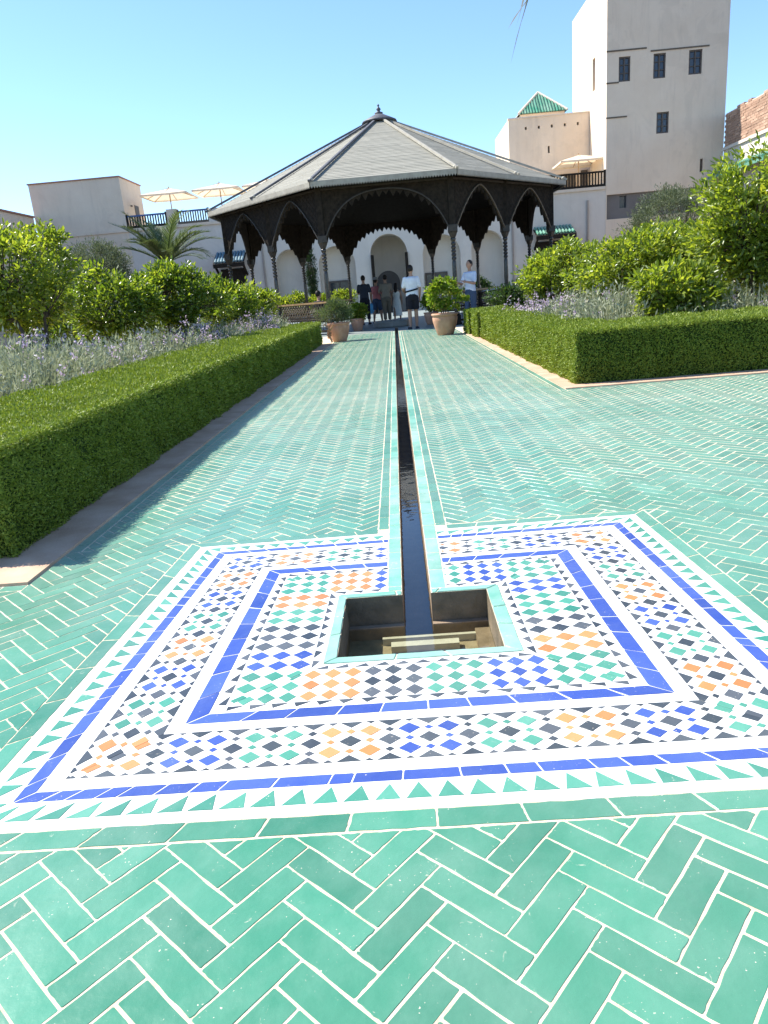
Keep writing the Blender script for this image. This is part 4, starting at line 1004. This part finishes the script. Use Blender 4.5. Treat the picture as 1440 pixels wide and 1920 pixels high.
tree('citrus_tree', (6.9, 12.6, 0), 'citrus tree behind the big orange tree', 'tree', 2.7, 1.3, 1.2, .6, 'citrus', 170, 36, .11, .055, 12, 3, .24, G1)
tree('citrus_tree', (5.1, 14.6, 0), 'yellow-green citrus tree below the grey olive', 'tree', 2.02, 1.05, .95, .5, 'citrus2', 190, 44, .085, .042, 13, 3, .20, G1)
tree('olive_tree', (7.9, 22, 0), 'grey-green olive tree against the recessed band of the tower', 'tree', 3.6, 1.4, 1.2, .9, 'olive', 280, 60, .085, .018, 21, 3, .24, None, up=.5)
tree('olive_tree', (-8.6, 22, 0), 'soft grey olive tree in front of the flat-roofed block', 'tree', 3.45, 1.35, 1.2, .9, 'olive', 260, 60, .085, .018, 22, 3, .25, None, up=.5)
tree('olive_tree', (-11.6, 24, 0), 'grey olive tree half hidden behind the tallest citrus', 'tree', 3.3, 1.5, 1.2, .9, 'olive', 160, 50, .09, .02, 23, 3, .26, None, up=.5)
for i, (x, y, h) in enumerate(((-4.75, 37.2, 1.55), (-3.7, 37.0, 1.35), (-2.55, 37.2, 1.5), (-5.7, 37.4, 1.45))):
    tree('lemon_bush', (x, y, 0), ['sunlit lemon bush behind the balustrade, beside the cypress', 'lower sunlit lemon bush between two others behind the pavilion', 'sunlit lemon bush right behind the seated person', 'lemon bush furthest along the rear bed behind the pavilion'][i], 'bush', h, .62, .5, .3, 'citrus2', 80, 30, .13, .065, 30+i, 2, .2, 'lemon bushes behind the pavilion')
for i, (x, y, h, lb) in enumerate(((4.6, 20.6, 1.35, 'dark shaded shrub against the pavilion on the tower side'), (3.2, 19.4, 1.0, 'low dark shrub between the hedge blocks and the pavilion balustrade'), (5.8, 22.4, 1.7, 'taller dark shrub near the green tiled canopy'), (4.2, 38.2, 1.7, 'dark shrub in shade behind the pavilion'))):
    tree('shade_shrub', (x, y, 0), lb, 'shrub', h, .75, .6, .25, 'darkleaf', 100, 34, .11, .05, 40+i, 2, .2, 'dark shrubs round the pavilion')
cy = tree('cypress_tree', (-4.35, 40.2, 0), 'slim dark cypress seen through the pavilion', 'tree', 4.7, .26, .26, .2, 'cypress', 160, 40, .10, .03, 51, 1, .18, None, kind='diamond', up=1.4)

def fan_plant(name, loc, label, cat, mats, nst, hgt, spread, group, seed, flower=None, seedcopy=None):
    if seedcopy is not None:
        t = copy_tree(seedcopy); t.location = loc; t['label'] = label; t.rotation_euler.z = random.uniform(0, 6.28); s = random.uniform(.8, 1.2); t.scale = (s, s, s*random.uniform(.9, 1.1))
        return t
    rg = np.random.default_rng(seed); t = empty(name, loc); tag(t, label, cat, group)
    a = rg.uniform(0, 6.283, nst); r = rg.random(nst)**.6*spread*.55
    P = np.stack([np.cos(a)*r, np.sin(a)*r, np.full(nst, 0.0)], 1); D = np.stack([np.cos(a)*r*1.6, np.sin(a)*r*1.6, np.full(nst, spread*.9)], 1)+rg.normal(0, .06, (nst, 3)); D = unit(D)
    L = hgt*(1-.35*(r/spread/.55)**2)*rg.uniform(.7, 1.05, nst)
    m = leaves('stems', P, D, rg.normal(0, 1, (nst, 3)), L, .008, mats[0], t, 'blade'); stuff(m)
    k = 14; n = nst*k; tpos = np.tile(np.linspace(.15, 1, k), nst)+rg.uniform(-.05, .05, n); PP = np.repeat(P, k, 0)+np.repeat(D*L[:, None], k, 0)*tpos[:, None]
    DD = np.repeat(D, k, 0)*.9+rg.normal(0, .6, (n, 3)); stuff(leaves('foliage', PP, DD, rg.normal(0, 1, (n, 3)), .065*rg.uniform(.6, 1.3, n), .017, mats[0], t, 'diamond'))
    if flower:
        k = 10; sel = rg.random(nst) < flower; B = (P+D*L[:, None])[sel]; n = len(B)*k
        PP = np.repeat(B, k, 0)+rg.normal(0, .015, (n, 3))+np.stack([np.zeros(n), np.zeros(n), rg.uniform(-.02, .06, n)], 1)
        stuff(leaves('flowers', PP, rg.normal(0, 1, (n, 3)), rg.normal(0, 1, (n, 3)), .034, .024, mats[1], t, 'diamond'))
    return t
LG = 'lavender bushes behind the hedges'
lavs = [fan_plant('lavender_bush', (-3.45, 5.75+i*1.0, 0), 'silvery lavender bush in the bed behind the long straight hedge', 'lavender', ('lav', 'lilac'), 300, .80, .62, LG, 60+i, .04) for i in range(3)]
random.seed(5)
for (x, y) in [(-3.3, 8.6), (-3.6, 9.5), (-3.25, 10.3), (-3.7, 11.1), (-3.3, 12.0), (-3.15, 12.9), (-3.3, 13.9), (-3.1, 14.8), (-3.0, 15.9), (-2.9, 16.8), (-4.2, 6.4), (-4.3, 7.6), (-4.4, 8.8), (-4.1, 5.7), (-4.1, 10.0), (-3.1, 17.6), (-3.9, 12.6), (-4.5, 5.0), (-5.0, 7.2), (-5.2, 8.6), (-4.9, 9.9), (-3.8, 7.2), (-3.7, 8.2), (-4.9, 6.2), (-5.6, 9.6)]:
    fan_plant('', (x, y, 0), 'silvery lavender bush in the bed behind the long straight hedge', '', None, 0, 0, 0, '', 0, seedcopy=random.choice(lavs))
for (x, y) in [(2.75, 9.3), (2.85, 10.2), (2.7, 11.0), (2.95, 11.9), (3.6, 8.85), (4.3, 8.9), (5.1, 8.9), (2.8, 12.8), (3.1, 10.0), (6.0, 9.0)]:
    fan_plant('', (x, y, 0), 'silvery lavender bush in the bed behind the L-shaped hedge', '', None, 0, 0, 0, '', 0, seedcopy=random.choice(lavs))
FG = 'lilac flowering clumps behind the hedges'
fl = fan_plant('lilac_flower_clump', (-3.2, 4.5, 0), 'lilac flowering clump low against the long straight hedge', 'flowers', ('rosemary', 'lilac'), 170, .70, .5, FG, 70, .7)
for (x, y, lb) in [(-3.55, 4.75, 0), (-3.3, 5.05, 0), (-4.6, 9.6, 0), (-3.2, 3.5, 0), (-3.45, 12.5, 0), (-3.0, 15.3, 0), (2.6, 13.2, 1), (2.75, 12.4, 1), (2.65, 14.2, 1), (5.3, 8.75, 1)]:
    fan_plant('', (x, y, 0), ('lilac flowering clump low against the long straight hedge', 'lilac flowering clump in the bed behind the L-shaped hedge')[lb], '', None, 0, 0, 0, '', 0, seedcopy=fl)

def palm(name, loc, label, crown_z, nf, flen, mat, seed, trunk_r=.22, droop=.5, lift=(.2, 1.2), leaflet=.35, special=None):
    random.seed(seed); rg = np.random.default_rng(seed); t = empty(name, loc); tag(t, label, 'palm tree')
    m = MB(); pr = []
    z = 0
    while z < crown_z: pr += [(trunk_r*1.05, z), (trunk_r*.86, z+.12)]; z += .14
    pr += [(trunk_r*1.3, crown_z-.1), (trunk_r*1.1, crown_z+.15), (.02, crown_z+.3)]
    m.lathe(pr, 12); m.build('trunk', 'palmbark', t, True, local=True)
    specs = [(2*math.pi*i/nf*1.618*3, random.uniform(*lift), flen*random.uniform(.8, 1.1), droop*random.uniform(.7, 1.2)) for i in range(nf)]
    if special: specs.append(special)
    for az, el, L, dr in specs:
        n = 14; pts = []; p = Vector((math.cos(az)*trunk_r*.6, math.sin(az)*trunk_r*.6, crown_z+.1)); e = el
        for i in range(n+1):
            pts.append(p.copy()); e -= dr*1.9/n*(.4+1.2*i/n); p = p+Vector((math.cos(az)*math.cos(e), math.sin(az)*math.cos(e), math.sin(e)))*(L/n)
        fr = empty('frond', (0, 0, 0)); fr.parent = t
        mm = MB(); mm.tube(pts, [.022*(1-i/n)+.004 for i in range(n+1)], 5); mm.build('midrib', mat, fr, True, local=True)
        k = 44; PP, DD, NN, LL = [], [], [], []
        for i in range(k):
            u = .12+.88*i/(k-1); f = min(u*n, n-.001); a = pts[min(n-1, int(f))].lerp(pts[min(n, int(f)+1)], f-int(f)); d = (pts[min(n, int(f)+1)]-pts[min(n-1, int(f))]).normalized()
            sd = d.cross(Vector((0, 0, 1)));  sd = sd.normalized() if sd.length > 1e-3 else Vector((1, 0, 0)); up = sd.cross(d)
            for s in (-1, 1):
                PP.append(a); DD.append(d*.85+sd*s*.75+up*.22+Vector(rg.normal(0, .07, 3))); NN.append(up+sd*s*.4); LL.append(leaflet*max(.6, math.sin(math.pi*min(1, .18+u*.78))**.6)*random.uniform(.85, 1.1))
        stuff(leaves('leaflets', np.array(PP), np.array(DD), np.array(NN), np.array(LL), .028, mat, fr, 'blade'))
    return t
palm('palm_tree', (-7.45, 25, 0), 'small date palm with arching grey-green fronds in front of the terrace', 2.55, 26, 1.75, 'palm', 81, .20, .50, (.35, 1.5), .42)
palm('palm_tree', (5.98, 4.4, 0), 'tall palm whose frond tips hang into the sky', 4.6, 14, 2.6, 'darkpalm', 82, .2, .7, (.3, 1.1), .55, special=(math.pi-.11, .30, 6.12, .9))

# ------------------------------------------------------------------ pots
def pot(name, loc, label, r, h, plant_mat, ph, pr_, nclump, ll, lw, seed, plant_name, plant_label, flat=.8):
    t = empty(name, loc); tag(t, label, 'pot')
    prof = [(r*.58, 0), (r*.62, .02), (r*.80, h*.35), (r*.93, h*.65), (r*.95, h*.80), (r*.90, h*.87), (r*1.0, h*.90), (r*1.02, h*.97), (r*.96, h), (r*.86, h), (r*.84, h*.93)]
    m = MB(); m.lathe(prof, 28); m.build('body', 'terracotta', t, True, local=True)
    m = MB(); m.lathe([(r*.85, h*.90), (r*.5, h*.93), (.01, h*.93)], 20); m.build('soil', 'soil', t, local=True)
    tree(plant_name, (loc[0], loc[1], h*.9), plant_label, 'plant', ph, pr_, pr_, .02, plant_mat, nclump, 40, ll, lw, seed, 4, .12, None, .014, up=.4)
pot('terracotta_pot', (1.15, 17.35, 0), 'large terracotta pot standing at the end of the hedge', .31, .50, 'potplant', .88, .46, 50, .075, .06, 97, 'potted_pelargonium', 'bright green bushy plant growing in the large sunlit terracotta pot')
pot('terracotta_pot', (-1.42, 18.2, 0), 'shaded terracotta pot at the end of the straight hedge', .28, .46, 'rosemary', .62, .40, 90, .075, .014, 92, 'potted_rosemary', 'rounded grey-green shrub growing in the shaded terracotta pot')
pot('terracotta_pot', (-1.22, 23.4, 0), 'small pot just inside the pavilion beside the dark-shirted person', .22, .38, 'potplant', .50, .28, 40, .075, .05, 93, 'potted_shrub', 'yellow-green plant in the small pot inside the pavilion')
pot('terracotta_pot', (1.12, 23.6, 0), 'small pot inside the pavilion behind the man in shorts', .22, .38, 'potplant', .62, .30, 40, .075, .05, 94, 'potted_shrub', 'pale plant in the small pot behind the man in shorts')
random.seed(17)
dl = empty('dry_leaf_clump', (-1.62, 17.75, .1)); tag(dl, 'curled orange-brown dry leaves beside the shaded pot', 'dry leaves')
m = MB()
for i in range(7):
    a = random.uniform(-.4, .4); m.obox((-1.62+random.uniform(-.07, .07), 17.75, .02+.05*i), (-1.62+a*.3, 17.72, .16+.05*i), .05, .008, up=Vector((random.uniform(-1, 1), -1, .2)))
m.build('leaf_litter', 'drift', dl)

# ================================================================== PEOPLE
def remesh(o, vox):
    r = o.modifiers.new('skin', 'REMESH'); r.mode = 'VOXEL'; r.voxel_size = vox; r.use_smooth_shade = True
    s = o.modifiers.new('relax', 'SMOOTH'); s.factor = .5; s.iterations = 2
def cap(m, a, b, ra, rb, flat=1.0, n=12):
    m.tube([a, b], [ra, rb], n, flat); m.ball(a, ra, ra, ra, 10); m.ball(b, rb, rb, rb, 10)
def person(loc, rz, H, label, top=None, bottom=None, dress=None, arms=((0, 0), (0, 0)), stride=.10, hair='short', hat=None, turn=0, strap=False, sit=False, skirt=None):
    """arms: per side (forward swing of upper arm, bend of elbow) in radians; figure faces +Y locally"""
    t = empty('person', loc, rz, H/1.75); tag(t, label, 'person')
    hipz = .92 if not sit else .50
    J = {}; zz = hipz-.92
    J['pel'] = Vector((0, 0, hipz)); J['chest'] = Vector((0, .0, 1.30+zz)); J['neck'] = Vector((0, -.005, 1.47+zz)); J['head'] = Vector((0, .015, 1.63+zz))
    b = MB(); m_top = MB(); m_bot = MB(); sh = []
    b.tube([(0, 0, hipz-.06), (0, 0, hipz+.04), (0, 0, 1.10+zz), (0, 0, 1.28+zz), (0, 0, 1.40+zz), (0, 0, 1.47+zz)], [.150, .155, .130, .165, .150, .06], 16, .66)
    cap(b, (0, -.005, 1.43+zz), (0, .005, 1.56+zz), .055, .05); b.ball((0, .012, 1.638+zz), .078, .098, .114, 16)
    hc = math.cos(turn); hs = math.sin(turn); hp = lambda x, y, z: (x*hc-y*hs, .012+x*hs+y*hc, z+zz)
    b.ball(hp(0, .088, 1.635), .014, .022, .022, 8); b.ball(hp(.074, -.005, 1.64), .012, .022, .032, 8); b.ball(hp(-.074, -.005, 1.64), .012, .022, .032, 8); b.ball(hp(0, .06, 1.575), .035, .035, .03, 8)
    b.ball(hp(0, .082, 1.598), .024, .010, .007, 8)
    for k, s in enumerate((-1, 1)):
        sw, el = arms[k]; S = Vector((s*.185, 0, 1.40+zz)); E = S+Vector((s*.055, math.sin(sw)*.29, -math.cos(sw)*.29)); a2 = sw+el
        inn = -s*.10*min(1, el); Wv = E+Vector((s*.015+inn, math.sin(a2)*.25, -math.cos(a2)*.25)); hd = (Wv-E).normalized()
        cap(b, S+Vector((-s*.02, 0, -.015)), E, .046, .040); cap(b, E, Wv, .042, .029)
        pc = Wv+hd*.055; b.ball(pc, .024, .036, .048, 10); sd = Vector((0, 1, 0)); sd = (sd-hd*sd.dot(hd)).normalized()
        for f, (o, l) in enumerate(((-.030, .060), (-.010, .072), (.011, .068), (.030, .052))):
            p0 = pc+hd*.035+sd*o; p1 = p0+hd*l*.55+Vector((-s*.006, 0, 0)); p2 = p1+hd*l*.45+Vector((-s*.018, 0, 0)); cap(b, p0, p1, .0105, .0095, 1, 6); cap(b, p1, p2, .0095, .008, 1, 6)
        th = pc+sd*.030-hd*.01; cap(b, th, th+sd*.025+hd*.045, .011, .009, 1, 6)
        cap(m_top, S+Vector((-s*.01, 0, -.01)), S.lerp(E, .75), .066, .062); J['hand%d' % k] = pc+hd*.06
        hx = s*.092
        if sit: hip = Vector((hx, 0, hipz-.02)); kn = hip+Vector((0, .42, .0)); an = kn+Vector((0, .02, -.42))
        else: hip = Vector((hx, 0, hipz-.05)); off = stride*s; kn = Vector((hx*1.05, off*.55+.02, .50)); an = Vector((hx*1.08, off, .085))
        cap(b, hip, kn, .088, .058); b.tube([kn, kn.lerp(an, .3), an], [.056, .060, .037], 12); b.ball(kn, .057, .057, .057, 10)
        ft = an+Vector((s*.02, .10, -.055)); b.tube([an+Vector((0, -.035, -.05)), an+Vector((0, .03, -.045)), ft+Vector((s*.012, .055, -.008))], [.036, .042, .030], 10, 1); b.ball(an, .04, .042, .04, 8)
        if bottom:
            L = bottom[1]
            if L <= 1: m_bot.tube([hip, hip.lerp(kn, L)], [.105, .098], 14)
            else: m_bot.tube([hip, kn, kn.lerp(an, L-1)], [.105, .078, .068], 14)
        sm = MB(); sm.tube([an+Vector((0, -.05, -.06)), an+Vector((0, .03, -.055)), ft+Vector((s*.012, .075, -.012))], [.040, .046, .036], 10); sm.box(an.x-.038, an.x+.038+s*.02, an.y-.085, an.y+.19, 0, .022); sh.append(sm)
    bo = b.build('body', 'skin', t, local=True); remesh(bo, .0115)
    if top:
        m_top.tube([(0, 0, hipz-.02), (0, 0, hipz+.10), (0, 0, 1.12+zz), (0, 0, 1.30+zz), (0, 0, 1.41+zz), (0, 0, 1.455+zz)], [.178, .172, .158, .190, .172, .075], 18, .70)
        o = m_top.build('shirt', top, t, local=True); remesh(o, .016)
    if bottom:
        m_bot.tube([(0, 0, hipz-.13), (0, 0, hipz-.02), (0, 0, hipz+.06)], [.15, .178, .165], 16, .74)
        o = m_bot.build('trousers' if bottom[1] > 1 else 'shorts', bottom[0], t, local=True); remesh(o, .016)
    if skirt:
        m = MB(); m.tube([(0, 0, .98), (0, 0, .85), (0, .02, .45)], [.16, .19, .22], 18, .8); o = m.build('skirt', skirt, t, local=True); remesh(o, .016)
    if dress:
        m = MB(); m.tube([(0, .02, .26), (0, .01, .55), (0, 0, .88), (0, 0, 1.08), (0, 0, 1.28), (0, 0, 1.38)], [.235, .215, .195, .150, .182, .150], 20, .75)
        for s in (-1, 1): cap(m, (s*.10, 0, 1.36), (s*.10, -.01, 1.44), .03, .025)
        o = m.build('dress', dress, t, local=True); remesh(o, .014)
    for sm in sh: sm.build('shoe', 'black_cloth' if top != 'white_cloth' else 'navy_cloth', t, True, local=True)
    m = MB(); m.ball(hp(0, -.022, 1.662), .088, .098, .108, 14)
    if hair == 'long': m.tube([hp(0, -.07, 1.66), hp(0, -.095, 1.52), hp(0, -.105, 1.36), hp(0, -.10, 1.22)], [.075, .085, .075, .03], 12, .55)
    o = m.build('hair', 'hair', t, local=True); remesh(o, .012)
    for s in (-1, 1):
        m = MB(); m.ball(hp(s*.030, .087, 1.652), .011, .006, .007, 8); m.build('eye', 'black_cloth', t, True, local=True)
    if hat:
        m = MB(); m.lathe([(.15, 0), (.155, .008), (.095, .02), (.088, .085), (.06, .10), (.01, .102)], 18, (0, .01, 1.70+zz)); m.build('hat', hat, t, True, local=True)
    if strap:
        m = MB(); n = 20
        for i in range(n):
            a0, a1 = 2*math.pi*i/n, 2*math.pi*(i+1)/n
            q = lambda a, z, e: ((.172+e)*math.cos(a), (.124+e)*math.sin(a), z+.035*math.cos(a))
            m.poly([q(a0, 1.045, .012), q(a1, 1.045, .012), q(a1, 1.09, .012), q(a0, 1.09, .012)])
        m.ball((.05, .14, 1.06), .10, .045, .06, 10); m.build('waist_pack', 'black_cloth', t, local=True)
    return t
person((.52, 21.7, 0), .06, 1.77, 'person in white polo shirt and dark shorts with black waist strap', 'white_cloth', ('black_cloth', .88), arms=((.25, .9), (.05, .25)), stride=.06, strap=True, turn=-.3)
person((-1.12, 28.2, 0), -.1, 1.78, 'person in dark shirt and dark trousers beside the small pot', 'navy_cloth', ('black_cloth', 1.75), arms=((.35, 1.2), (.1, .3)), stride=.12)
person((-.68, 28.9, 0), -.5, 1.66, 'person in pink top and pale hat carrying a bright blue bag', 'pink_cloth', ('denim', .95), arms=((0, .1), (.1, .3)), stride=.16, hat='grey_cloth')
person((-.30, 28.4, 0), .15, 1.74, 'person in tan shirt and khaki trousers in the middle of the group', 'tan_cloth', ('khaki', 1.9), arms=((.4, 1.3), (.3, 1.2)), stride=.10)
person((.09, 28.8, 0), -.2, 1.42, 'person with long dark hair in a white sleeveless dress', None, None, dress='cream_cloth', arms=((-.1, .15), (.15, .3)), stride=.22, hair='long')
person((2.2, 21.5, 0), 2.3, 1.76, 'person in striped white shirt standing beside the pavilion column facing outwards', 'striped', ('denim', 1.9), arms=((.3, 1.5), (.35, 1.4)), stride=.05)
person((-2.35, 23.2, 0), -.7, 1.72, 'seated person with dark hair leaning on the pavilion balustrade', 'black_cloth', ('navy_cloth', 1.9), arms=((.3, .6), (.3, .6)), sit=True)
bagt = empty('shopping_bag', (-.90, 28.88, .42)); tag(bagt, 'bright blue plastic bag hanging from the hand of the pink-topped person', 'bag')
m = MB(); m.tube([(-.90, 28.88, .38), (-.90, 28.88, .46), (-.90, 28.88, .66), (-.90, 28.88, .76)], [.10, .15, .12, .03], 10, .45); m.build('sack', 'blue_bag', bagt, True)
m = MB(); m.tube([(-.90, 28.88, .75), (-.89, 28.88, .86)], .012, 6); m.build('handle', 'blue_bag', bagt)
tb = empty('side_table', (2.95, 22.2, 0)); tag(tb, 'dark table with pale papers at the pavilion edge beside the striped-shirt person', 'table')
m = MB(); m.box(2.5, 3.4, 21.95, 22.45, .84, .89); m.build('table_top', 'wood_dark', tb)
for x in (2.55, 3.35):
    for y in (22.0, 22.4): m = MB(); m.box(x-.03, x+.03, y-.03, y+.03, 0, .84); m.build('leg', 'wood_dark', tb)
pp = empty('paper_pile', (2.9, 22.15, .89)); tag(pp, 'loose pile of pale leaflets lying on the dark table', 'papers')
random.seed(3)
for i in range(5):
    m = MB(); x = 2.62+i*.12; m.box(x, x+.2, 22.0+random.uniform(0, .1), 22.3, .893+i*.012, .903+i*.012); m.build('leaflet', 'white_cloth', pp)
